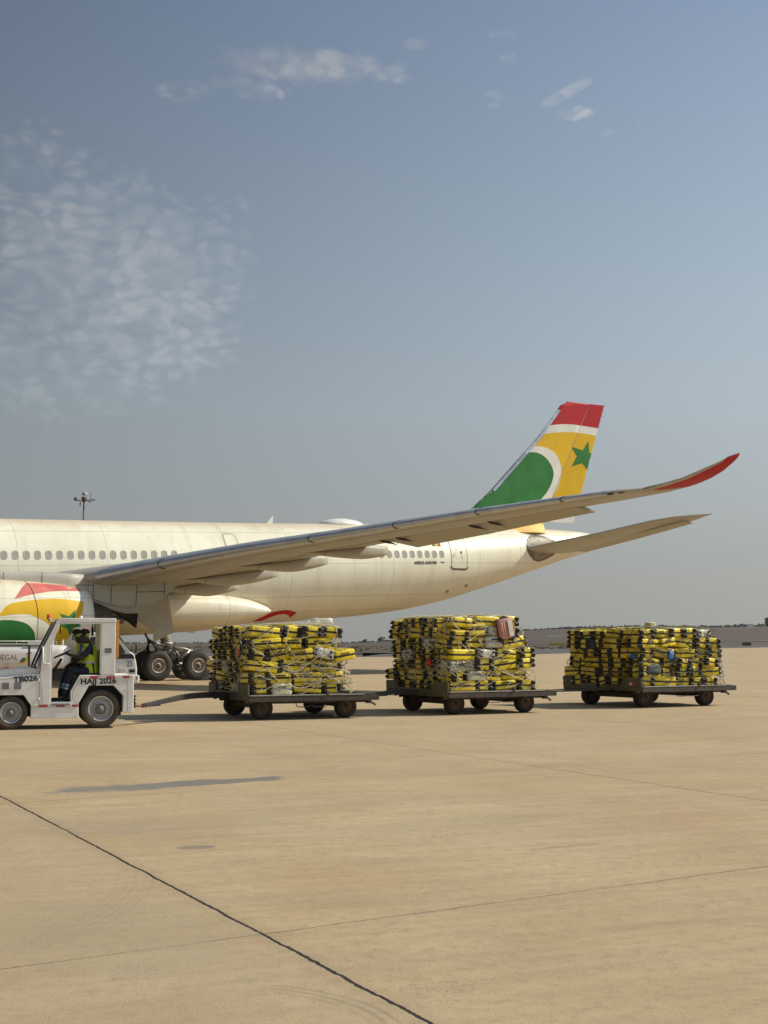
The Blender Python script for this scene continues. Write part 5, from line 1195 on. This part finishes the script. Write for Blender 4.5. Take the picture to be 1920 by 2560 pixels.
MB().box((.728, .01, .955), (.825, .13, 1.085)).build('tail_lamp_box', m_tug, tug, bevel=.01)
text_on('7', .11, lambda a, b: (.755 + a, .006, .985 + b), tug, m_text, .004)
for x in (-1.94, -1.70):
    mb = MB().box((x, -.008, .825), (x + .14, -.001, .962), 0)
    for k in range(5): mb.box((x + .01, -.013, .84 + k * .024), (x + .13, -.0085, .85 + k * .024), 1)
    mb.build('vent_grille', [m_grille, m_rim], tug)
MB().box((.11, -.014, 1.56), (.25, -.0085, 1.66)).build('sign_plate', m_grille, tug)
def tug_wheel(x, y, r, rr, near, steer=0):
    w = empty('wheel', (x, y, r), 0); w.parent = tug; w.rotation_euler = (0, 0, steer); h = .11
    MB().lathe([(-h * .8, rr), (-h, rr + .02), (-h * 1.02, r * .86), (-h * .85, r * .965), (-h * .4, r * .995), (0, r), (h * .4, r * .995), (h * .85, r * .965), (h * 1.02, r * .86), (h, rr + .02), (h * .8, rr)], (0, 0, 0), 'y', 48).build('tyre', m_tyre2, w)
    mb = MB()
    for sd in (-1, 1):
        mb.lathe([(sd * h * .8, rr + .005), (sd * h * .98, rr), (sd * h * .9, rr - .03), (sd * h * .55, rr - .045), (sd * h * .45, rr * .62), (sd * h * .75, rr * .5), (sd * h * .8, rr * .42)], (0, 0, 0), 'y', 40, 0)
        mb.lathe([(sd * h * .8, rr * .42), (sd * h * .5, rr * .38), (sd * h * 1.1, rr * .22), (sd * h * 1.15, .001)], (0, 0, 0), 'y', 24, 1)
        for k in range(6):
            t = 2 * math.pi * k / 6; mb.tube([(rr * .5 * math.cos(t), sd * h * .6, rr * .5 * math.sin(t)), (rr * .5 * math.cos(t), sd * h * .92, rr * .5 * math.sin(t))], .014, 6, 0)
    mb.build('rim', [m_rim, m_grille], w)
tug_wheel(.05, .13, .40, .265, True); tug_wheel(.05, WT - .13, .40, .265, False)
tug_wheel(-1.76, .13, .345, .22, True, R(4)); tug_wheel(-1.76, WT - .13, .345, .22, False, R(4))
for x0, x1, z in ((-.38, .50, .875), (-2.1, -1.38, .70)): MB().box((x0, .046, z), (x1, .30, z + .02)).build('wheel_arch', m_tugd, tug)
for x0, x1, z1 in ((-.39, .50, .875), (-2.12, -1.37, .70)):  # dark panels added behind the wheels so the arches read as shade
    for y in (.31, WT - .33): MB().box((x0, y, .25), (x1, y + .02, z1)).build('arch_dark_panel', m_tugd, tug)
mb = MB().box((.72, WT / 2 - .11, .34), (.78, WT / 2 + .11, .66)); 
for z in (.40, .47, .55, .62): mb.box((.78, WT / 2 - .05, z), (.86, WT / 2 + .05, z + .018))
mb.tube([(.83, WT / 2, .38), (.83, WT / 2, .66)], .014, 8); mb.build('hitch', m_rust, tug)
# steering column and wheel, seats
mb = MB().tube([(-1.0, .42, 1.02), (-.74, .42, 1.44)], .028, 8); mb.build('steering_column', m_tugd, tug)
sw = MB(); c = Vector((-.735, .42, 1.53)); ax = Vector((-.42, 0, .91)).normalized(); a1 = Vector((0, 1, 0)); a2 = ax.cross(a1)
sw.tube([c + (a1 * math.cos(t) + a2 * math.sin(t)) * .18 for t in [2 * math.pi * k / 24 for k in range(25)]], .015, 6)
for t in (0, 2.1, 4.2): sw.tube([c - ax * .02, c + (a1 * math.cos(t) + a2 * math.sin(t)) * .18], .012, 5)
sw.build('steering_wheel', m_tugd, tug)
for y in (.42, 1.03):
    mb = MB(); rbox(mb, (-.40, y - .22, 1.02), (.06, y + .22, 1.12), .03); mb.build('seat', m_tugd, tug); mb = MB(); rbox(mb, (.06, y - .21, 1.08), (.15, y + .21, 1.62), .03); mb.build('backrest', m_tugd, tug)
mb = MB().lathe([(-.02, .10), (.02, .10), (.02, .085), (-.02, .085), (-.02, .10)], (-.04, WT - .10, 2.02), 'x', 20); mb.tube([(-.04, WT - .1, 1.93), (-.04, WT - .1, 2.11)], .012, 5); mb.tube([(-.04, WT - .19, 2.02), (-.04, WT - .01, 2.02)], .012, 5); mb.tube([(-.04, WT - .1, 2.11), (-.04, WT - .1, 2.2)], .012, 5); mb.build('cab_fan', m_tugd, tug)
mb = MB().lathe([(-.012, .06), (.012, .06), (.012, .001)], (-.80, .12, 2.02), 'x', 14); mb.tube([(-.8, .12, 2.08), (-.8, .12, 2.19)], .01, 5); mb.build('inside_mirror', m_tugd, tug)
MB().tube(smoothpoly([(-.84, .10, 2.18), (-.86, .10, 2.0), (-.93, .10, 1.8), (-1.0, .08, 1.7)], 4), .006, 4).build('beacon_cable', m_wstr, tug)

# ---------------------------------------------------------------- people in the cab
m_skin = mat('dark_brown_skin', (.035, .018, .011), .5, var=.15, scale=12); m_navy = mat('navy_cloth', (.012, .015, .032), .8, var=.3, scale=14, bump=.004)
m_vest = mat('hi_vis_yellow', (.52, .66, .02), .6, var=.12, scale=10, bump=.006); m_band = mat('silver_band', (.52, .52, .48), .4); m_blk = mat('black_cloth', (.012, .012, .013), .75)
m_grn2 = mat('ear_muff_green', (.35, .55, .03), .4); m_blu = mat('light_blue_stripe', (.10, .30, .50), .6); m_teal2 = mat('slate_blue_shirt', (.10, .16, .20), .7, var=.2); m_mask = mat('grey_face_mask', (.35, .38, .42), .6)
def skinned(name, V, Ed, Rr, m, parent, sub=2):
    me = bpy.data.meshes.new(name); me.from_pydata(V, Ed, []); o = bpy.data.objects.new(name, me); COL.objects.link(o); o.parent = parent
    md = o.modifiers.new('skin', 'SKIN'); md.use_smooth_shade = True
    for i, r in enumerate(Rr): me.skin_vertices[0].data[i].radius = r if isinstance(r, tuple) else (r, r)
    me.skin_vertices[0].data[0].use_root = True
    s = o.modifiers.new('sub', 'SUBSURF'); s.levels = sub; s.render_levels = sub
    dg = bpy.context.evaluated_depsgraph_get(); dg.update(); m2 = bpy.data.meshes.new_from_object(o.evaluated_get(dg)); o.modifiers.clear(); o.data = m2; m2.materials.clear(); m2.materials.append(m)
    for p in m2.polygons: p.use_smooth = True; p.material_index = 0
    return o
def person(y, hip, lean, hands, label, driver):
    root = empty('person', tw(hip, y, 0), PSI_T, label=label, cat='person')
    X = lambda x, yy, z: (x, yy, z)
    hipz = 1.17; sh = Vector((.02 - .10 * lean, 0, 1.70)); neck = Vector((-.03 - .12 * lean, 0, 1.80)); head = Vector((-.075 - .14 * lean, 0, 1.93))
    V = [(0, 0, hipz), (0, 0, hipz + .22), tuple(sh + Vector((0, 0, -.06))), tuple(neck), tuple(head + Vector((0, 0, -.03))), tuple(head + Vector((.01, 0, .07))), tuple(head + Vector((-.10, 0, -.015))), tuple(head + Vector((-.055, 0, -.095)))]
    Ed = [(0, 1), (1, 2), (2, 3), (3, 4), (4, 5), (4, 6), (4, 7)]; Rr = [(.13, .17), (.11, .15), (.10, .16), .055, (.088, .075), (.078, .07), .018, .035]
    def add(pts, rs, frm):
        prev = frm
        for p, r in zip(pts, rs): V.append(tuple(p)); Rr.append(r); Ed.append((prev, len(V) - 1)); prev = len(V) - 1
        return prev
    arms = []
    for sd, (ex, ez, hx, hy, hz) in zip((-1, 1), hands):
        s0 = sh + Vector((0, sd * .19, -.02)); e = Vector((ex, sd * .24, ez)); h = Vector((hx, hy, hz))
        pw = add([s0, e, e.lerp(h, .85)], [.055, .043, .030], 2)
        palm = e.lerp(h, 1.0); pi = add([palm], [(.036, .018)], pw); d = (h - e).normalized()
        for k in range(4): add([palm + d * .045 + Vector((0, (k - 1.5) * .02, -.004 * abs(k - 1))), palm + d * (.062 + .004 * (k in (1, 2))) + Vector((0, (k - 1.5) * .02, -.03))], [.009, .008], pi)
        add([palm + Vector((0, -sd * .035, .01)), palm + d * .03 + Vector((0, -sd * .05, -.01))], [.011, .009], pi)
        arms.append((s0, e, h))
    legs = []
    for sd in (-1, 1):
        k_ = Vector((-.42, sd * .12, hipz + .02)); an = Vector((-.52 - .06 * (sd < 0), sd * .13, .60)); add([Vector((-.05, sd * .10, hipz - .01)), k_, an], [.09, .062, .042], 0); legs.append((k_, an))
    skinned('body', V, Ed, Rr, m_skin, root)
    # clothing, slightly proud of the body
    Vs = [(0, 0, hipz), (0, 0, hipz + .22), tuple(sh + Vector((0, 0, -.06))), tuple(neck + Vector((0, 0, -.03)))]; Es = [(0, 1), (1, 2), (2, 3)]; Rs = [(.14, .18), (.122, .165), (.115, .175), .065]
    for s0, e, h in arms:
        n = len(Vs); Vs += [tuple(s0), tuple(s0.lerp(e, .85))]; Rs += [.075, .062]; Es += [(2, n), (n, n + 1)]
    skinned('shirt', Vs, Es, Rs, m_navy if driver else m_teal2, root)
    Vt = [(0, 0, hipz)]; Et = []; Rt = [(.145, .185)]
    for (k_, an), sd in zip(legs, (-1, 1)):
        n = len(Vt); Vt += [(-.06, sd * .10, hipz - .01), tuple(k_), tuple(k_.lerp(an, .92))]; Rt += [.105, .080, .066]; Et += [(0, n), (n, n + 1), (n + 1, n + 2)]
    tr = skinned('trousers', Vt, Et, Rt, m_navy, root)
    k_, an = legs[0]; c = k_.lerp(an, .55); mb = MB()
    d = (an - k_).normalized()
    for q, mi in ((.50, 0), (.57, 1), (.63, 0)):
        p = k_.lerp(an, q); mb.tube([p - d * .014, p + d * .014], .074 - .012 * q, 14, mi, cap=False)
    mb.build('reflective_band', [m_band, m_blu], root)
    for k_, an in legs:
        mb = MB(); rbox(mb, (an.x - .20, an.y - .05, .505), (an.x + .07, an.y + .05, .60), .03); mb.build('shoe', m_blk, root)
    # vest: shell around the torso with arm holes
    mb = MB(); rings = []
    for z, rx, ry, cx in [(hipz - .03, .165, .205, 0), (hipz + .08, .155, .20, 0), (hipz + .22, .148, .19, sh.x * .3), (hipz + .36, .15, .185, sh.x * .7), (hipz + .46, .142, .175, sh.x), (hipz + .53, .125, .17, sh.x - .005), (hipz + .585, .085, .13, neck.x + .01)]:
        rings.append([(cx + rx * math.cos(t), ry * math.sin(t), z) for t in [2 * math.pi * k / 28 for k in range(28)]])
    mb.loft(rings, caps=False); 
    v = mb.build('hi_vis_vest', m_vest, root)
    if driver:
        mb = MB()
        for z0 in (hipz + .19,):
            mb.loft([[(sh.x * .4 + .156 * math.cos(t), .200 * math.sin(t), z) for t in [2 * math.pi * k / 28 for k in range(28)]] for z in (z0 - .022, z0 + .022)], caps=False)
        for sd in (-1, 1): mb.loft([[(sh.x + a, sd * (.12 + w), b) for a, b in [(-.15, hipz + .22), (-.155, hipz + .36), (-.13, hipz + .50), (-.03, hipz + .60), (.08, hipz + .56), (.15, hipz + .40), (.155, hipz + .22)]] for w in (-.02, .02)], closed=False, caps=False)
        mb.build('silver_stripe', m_band, v)
    hd = head
    mb = MB(); rings = []
    for z, r in [(.035, .103), (.07, .102), (.105, .088), (.13, .055), (.14, .004)]: rings.append([(hd.x + .005 + r * 1.08 * math.cos(t), r * .92 * math.sin(t), hd.z + z) for t in [2 * math.pi * k / 24 for k in range(24)]])
    mb.loft(rings, caps=False)
    mb.loft([[(hd.x - .08 - d_, w, hd.z + .045 - .02 * (d_ / .11) - .15 * w * w * 4) for w in (-.07, -.035, 0, .035, .07)] for d_ in (0, .05, .10, .115)], closed=False, caps=False)
    mb.build('cap', m_blk, root)
    for sd in (-1, 1):
        MB().lathe([(-.012, .01), (-.01, .035), (.01, .04), (.03, .032), (.034, .001)], (hd.x + (.055 if driver else .02), sd * .085, hd.z - .0), 'y', 14).build('ear_muff', m_grn2, root) if sd > 0 else MB().lathe([(.012, .01), (.01, .035), (-.01, .04), (-.03, .032), (-.034, .001)], (hd.x + (.055 if driver else .02), sd * .085, hd.z - .0), 'y', 14).build('ear_muff', m_grn2, root)
        b = MB(); b.lathe([(-.008, .001), (-.006, .008), (0, .010), (.006, .008), (.008, .001)], (hd.x - .086, sd * .032, hd.z + .012), 'x', 10); b.build('eye', m_mask, root)
    if not driver:
        mb = MB(); mb.loft([[(hd.x - .10 * math.cos(t) - .0, .085 * math.sin(t), z) for t in [R(-75 + 150 * k / 10) for k in range(11)]] for z in (hd.z - .10, hd.z - .05, hd.z - .005)], closed=False, caps=False); mb.build('face_mask', m_mask, root)
    return root
person(.42, -.12, .6, [(-.22, 1.44, -.50, -.10, 1.53), (-.22, 1.44, -.52, .12, 1.55)], 'person driving the tug in a hi-vis vest, both hands on the steering wheel', True)
person(1.03, -.17, 1.1, [(-.20, 1.40, -.42, -.08, 1.27), (-.20, 1.40, -.42, .10, 1.27)], 'person in cap and face mask riding beside the driver, far seat of the tug', False)

# ---------------------------------------------------------------- fuel truck behind the tug
PT = Vector((-8.0, 42.0, 0)); tk = empty('tank_truck', PT, PSI_T, label='white tank truck with red lettering standing behind the tug', cat='tank truck')
m_trk = mat('truck_white', (.66, .64, .59), .35, var=.05, scale=2, dirt=(.42, .36, .28), dirt_amt=.2, coat=.3)
mb = MB(); rings = []; WTk = 1.9
def trect(x, k=1.0):
    P = rrect(WTk / 2, 1.33, 1.75 * k, .74 * k, .26 * k, 6); return [(x, a, b) for a, b in P]
for x, k in [(-6.9, .6), (-6.85, .85), (-6.7, .97), (-6.5, 1), (-2.15, 1), (-1.95, .97), (-1.80, .85), (-1.74, .6)]: rings.append(trect(x, k))
mb.loft(rings); mb.build('tank', m_trk, tk)
mb = MB().box((-6.6, .15, 1.715), (-2.75, WTk - .15, 1.745)).box((-3.06, .1, 1.70), (-2.62, .7, 1.79), 0)
for x in [-6.4 + .6 * k for k in range(8)]: mb.tube([(x, .18, 1.73), (x, .18, 1.82)], .01, 5)
mb.tube([(-6.5, .18, 1.82), (-2.5, .18, 1.82)], .012, 6); mb.build('walkway', m_trk, tk)
for x in (-2.0, -2.3): MB().tube([(x, .5, 1.66), (x, .5, 1.84)], .03, 8).lathe([(0, .045), (.02, .045), (.02, .001)], (x, .5, 1.84), 'z', 12).build('vent_pipe', m_trk, tk)
text_on('SENEGAL', .245, lambda a, b: (-4.20 + a * .84, .072 - .0, 1.24 + b), tk, mat('maroon_lettering', (.22, .02, .03), .5), .0)
text_on('GIA', .09, lambda a, b: (-3.74 + a, .072, 1.09 + b), tk, mat('grey_lettering', (.25, .24, .23), .5), .0)
def flat(parent, poly, m, x0, z0, y, name): 
    mb = MB(); mb.add([(x0 + a, y, z0 + b) for a, b in smoothpoly(poly + [poly[0]], 4)[:-1]], [list(range(len(poly) * 4))]); return mb.build(name, m, parent, fix=False)
flat(tk, [(0, 0), (.12, .0), (.22, .04), (.30, .12), (.33, .22), (.37, .28), (.30, .28), (.24, .24), (.22, .14), (.16, .06), (.06, .03)], m_yel, -3.34, 1.12, .071, 'bird_emblem')
flat(tk, [(.04, .05), (.10, .16), (.18, .20), (.22, .16), (.18, .08), (.10, .05)], mat('emblem_dark_green', (.02, .10, .07), .5), -3.34, 1.12, .069, 'bird_emblem')
flat(tk, [(.20, .29), (.28, .34), (.38, .36), (.36, .31), (.30, .29)], m_red, -3.34, 1.12, .067, 'bird_emblem')
for x in (-4.3, -3.75, -3.15, -2.6): MB().box((x, .068, .985), (x + .15, .073, 1.02)).build('side_reflector', m_rstr, tk)
# cab: rounded profile with raked windscreen
cabp = [(-1.45, .50), (-1.45, 1.95), (-1.38, 2.08), (-.52, 2.12), (-.36, 2.05), (.03, 1.50), (.17, 1.42), (.24, 1.15), (.27, .95), (.27, .55), (.2, .48)]
mb = MB().prism(cabp, .04, WTk - .04); mb.build('cab', m_trk, tk, bevel=.04)
m_tint = mat('dark_window_glass', (.02, .022, .025), .08, spec=.8, coat=.5)
for y0, y1 in ((.028, .038), (WTk - .038, WTk - .028)): MB().prism([(-1.20, 1.44), (-1.20, 1.94), (-.55, 1.98), (-.42, 1.93), (-.10, 1.47), (-.2, 1.40)], y0, y1).build('side_window', m_tint, tk)
MB().add([(-.375, .12, 2.05), (-.375, WTk - .12, 2.05), (.022, WTk - .12, 1.53), (.022, .12, 1.53)], [(0, 1, 2, 3)]).build('windscreen', m_tint, tk)
MB().prism([(-.36, 1.27), (-.40, 1.42), (.05, 1.42), (.14, 1.38), (.19, 1.27)], .02, .039).build('black_trim_panel', m_tugd, tk)
MB().tube([(-.34, .03, 2.02), (.05, .03, 1.50)], .02, 6).build('screen_pillar', m_tugd, tk)
mb = MB().box((.02, .015, .84), (.20, .038, .94)); mb.build('indicator_lamp', m_tugd, tk, bevel=.01)
mb = MB().box((-.30, .01, .80), (-.05, .038, .98)); mb.build('headlight', mat('headlamp_glass', (.55, .55, .52), .15, coat=.6), tk, bevel=.015)
MB().box((-.4, -.02, .50), (.34, WTk + .02, .76)).build('bumper', m_trk, tk, bevel=.04)
text_on('25', .24, lambda a, b: (-.06 + a * .8, .034, 1.04 + b), tk, mat('blue_lettering', (.03, .12, .25), .5), .004)
MB().tube([(.16, .0, 1.45), (.22, -.06, 1.6)], .012, 6).box((.19, -.10, 1.45), (.23, -.02, 1.72)).build('side_mirror', m_tugd, tk)
mb = MB().lathe([(0, .05), (.03, .05)], (-1.32, .5, 2.09), 'z', 14, 0); mb.lathe([(.03, .048), (.12, .05), (.14, .035), (.145, .001)], (-1.32, .5, 2.09), 'z', 14, 1); mb.build('beacon', [m_rim, m_orange], tk)
MB().box((-6.8, .25, .62), (-1.4, WTk - .25, .94)).build('chassis', m_tugd, tk)
for x in (-5.6, -.85):
    for y in (.16, WTk - .16):
        w = empty('wheel', (x, y, .40)); w.parent = tk; MB().lathe([(-.1, .2), (-.12, .35), (-.08, .40), (.08, .40), (.12, .35), (.1, .2)], (0, 0, 0), 'y', 32).build('tyre', m_tyre, w); MB().lathe([(-.1, .2), (-.06, .12), (-.1, .001)], (0, 0, 0), 'y', 24).lathe([(.1, .2), (.06, .12), (.1, .001)], (0, 0, 0), 'y', 24).build('rim', m_rim, w)
# ---------------------------------------------------------------- far background
ms = empty('floodlight_mast', (-58.9, 260, 0), label='tall apron floodlight mast rising behind the fuselage', cat='light mast')
m_mast = mat('weathered_mast_steel', (.12, .10, .09), .6, metal=.2)
MB().tube([(0, 0, 0), (0, 0, 29.6)], [.38, .16], 12).build('pole', m_mast, ms)
mb = MB().lathe([(-.9, .12), (-.6, .38), (-.1, .5), (.2, .5), (.25, .12)], (0, 0, 30.0), 'z', 16); mb.build('head_frame', mat('rusty_red_steel', (.16, .06, .04), .7), ms)
MB().lathe([(0, .50), (.25, .54), (.5, .42), (.66, .18), (.70, .01)], (.1, 0, 30.55), 'z', 20).build('radome', mat('radome_grey', (.36, .35, .32), .5), ms)
for a, b, t in [(-.5, -1.7, 35), (.6, 1.7, 0), (-.3, .0, 20)]:
    pass
lamp = mat('lamp_housing', (.10, .10, .09), .5)
for x0, x1, z0, z1, y in [(-.4, -1.55, 29.5, 29.6, 0), (.4, 1.9, 29.6, 29.6, 0), (-.3, -.9, 29.5, 29.4, -1.2), (.3, .9, 29.5, 29.4, 1.2)]:
    mb = MB().tube([(x0, 0, z0), (x1, y, z1)], .09, 6); s_ = -1 if x1 < 0 else 1
    if y == 0 and s_ < 0: mb.box((x1 - .35, -.35, z1 - .1), (x1 + .1, .35, z1 + .5), 0, Matrix.Translation((0, 0, 0)))
    else: mb.box((x1 - .4, y - .3, z1 - .08), (x1 + .3, y + .3, z1 + .10), 0)
    mb.build('floodlight', lamp, ms, bevel=.04)
MB().tube([(1.35, 0, 29.7), (1.30, 0, 31.1)], .06, 5).build('lightning_rod', m_mast, ms); MB().tube([(-.7, 0, 29.3), (-.75, 0, 28.4)], .10, 5).build('loudspeaker', lamp, ms)
def at_px(x, Y): return (x - 960) / 3330 * Y
def ysign(px, Y, w, h, lift, m, label, txt=None, posts=2):
    X = at_px(px, Y); z = terr(X, Y); r = empty('airfield_sign', (X, Y, z), label=label, cat='airfield sign'); MB().box((-w / 2, -.12, lift), (w / 2, .12, lift + h)).build('sign_panel', m, r, bevel=.02)
    for x in ((-w * .35, w * .35) if posts == 2 else (0,)): MB().box((x - .06, -.06, 0), (x + .06, .06, lift)).build('post', m_mast, r)
    return r
ysign(1399, 520, 8.4, 1.1, .45, mat('sign_yellow', (.50, .36, .03), .5, var=.3, scale=1.2), 'long low yellow airfield sign between the middle and rear carts')
ysign(1381, 900, 8.2, .9, .5, m_white, 'thin white airfield board on the slope above the yellow sign')
ysign(1873, 1100, 5.0, 4.2, .5, m_white, 'small square white board on the ridge slope at the right edge', posts=1)
r = empty('equipment_hut', (at_px(1862, 560), 560, terr(at_px(1862, 560), 560)), label='low dark equipment hut beside the far taxiway at right', cat='hut')
MB().box((-1.6, -1, 0), (1.6, 1, .95)).build('wall', m_rust, r); MB().prism([(-1.9, .95), (1.9, .95), (1.2, 1.35), (-1.2, 1.35)], -1.2, 1.2).build('roof', m_seam, r)
# scrub along the ridge: countless low bushes read as one mass
m_scrub = mat('dusty_scrub', (.050, .048, .028), .9, var=.4, scale=.4); m_bark = mat('dull_bark', (.09, .07, .05), .9)
rng = random.Random(4)
def leafclump(mb, c, r, n, fl=.8, sz=.16):
    for k in range(n):
        d = Vector((rng.gauss(0, 1), rng.gauss(0, 1), rng.gauss(0, 1))).normalized() * (rng.random() ** .4) * r; p = Vector(c) + Vector((d.x, d.y, d.z * fl)); a = Vector((rng.gauss(0, 1), rng.gauss(0, 1), rng.gauss(0, 1))).normalized(); b = a.orthogonal().normalized() * r * sz * rng.uniform(.6, 1.5); e = a.cross(b).normalized() * r * sz * rng.uniform(.6, 1.5)
        mb.add([p - b - e, p + b - e * .6, p + b * .7 + e, p - b * .8 + e], [(0, 1, 2, 3)])
mb = MB()
for k in range(1500):
    px = rng.uniform(880, 2300) if rng.random() < .8 else rng.uniform(-300, 900); Y = rng.uniform(1380, 1640); X = at_px(px, Y); r_ = rng.uniform(.9, 2.3) * (1.15 if px > 1400 else .7); leafclump(mb, (X, Y, terr(X, Y) + r_ * .45), r_, 22, .7, .3)
tag(mb.build('scrub', m_scrub, None, fix=False), 'low dark scrub covering the crest of the far ridge', 'scrub', kind='stuff')
mb = MB()
for k in range(900):
    Y = rng.uniform(250, 560); px = rng.uniform(-100, 2100); X = at_px(px, Y)
    r_ = rng.uniform(.15, .42)
    if any(abs(v) < 1 for v in (0,)) and (Y < 262 and X < 20): continue
    if X > 20 and Y < 380 + (X - 60) * 1.9 - 60 * (X < 60): continue
    if X > 20 and Y < 235 + (X - 28) * 3.2 + 70: continue
    leafclump(mb, (X, Y, terr(X, Y) + r_ * .3), r_ * 1.4, 10, .5, .4)
tag(mb.build('dry_grass', mat('dry_tufts', (.10, .09, .04), .9, var=.4, scale=.5), None, fix=False), 'tufts of dry grass and weeds beyond the taxiway', 'dry grass', kind='stuff')
def tree(px, Y, h, w, label, n=9):
    X = at_px(px, Y); r = empty('tree', (X, Y, terr(X, Y)), label=label, cat='tree', group=None)
    mb = MB().tube([(0, 0, -.3), (.1 * h * .2, 0, h * .35), (0, .1, h * .6)], [h * .035, h * .028, h * .012], 7)
    for k in range(5): a = rng.uniform(0, 6.28); mb.tube([(0, 0, h * (.3 + .05 * k)), (w * .35 * math.cos(a), w * .35 * math.sin(a), h * (.6 + .05 * k))], [h * .016, h * .006], 5)
    mb.build('trunk', m_bark, r)
    mb = MB()
    for k in range(n): a = rng.uniform(0, 6.28); q = rng.random() ** .5 * w * .42; leafclump(mb, (q * math.cos(a), q * math.sin(a), h * rng.uniform(.55, .92)), w * rng.uniform(.12, .22), 60, .75, .22)
    mb.build('crown', m_scrub, r, fix=False); return r
tree(1922, 900, 11, 8, 'lone dark tree cut off by the right edge on the ridge')
tree(913, 1200, 3.4, 6, 'small round tree on the skyline, left of the middle cart', 7)
tree(952, 1300, 4.2, 9, 'wider low tree on the skyline just left of the middle cart load', 8)
# haze: one closed box of even pale air
mh = bpy.data.materials.new('haze_air'); mh.use_nodes = True; t = mh.node_tree; t.nodes.clear()
pv = t.nodes.new('ShaderNodeVolumePrincipled'); pv.inputs['Color'].default_value = (.92, .92, .90, 1); pv.inputs['Density'].default_value = .00006; pv.inputs['Anisotropy'].default_value = .3
ou = t.nodes.new('ShaderNodeOutputMaterial'); t.links.new(pv.outputs[0], ou.inputs['Volume'])
HAZE = True
if HAZE:
    o = MB().box((-2600, -300, -6), (2600, 3000, 60)).build('haze', mh); tag(o, 'thin dusty haze over the whole airfield', 'haze', kind='stuff')
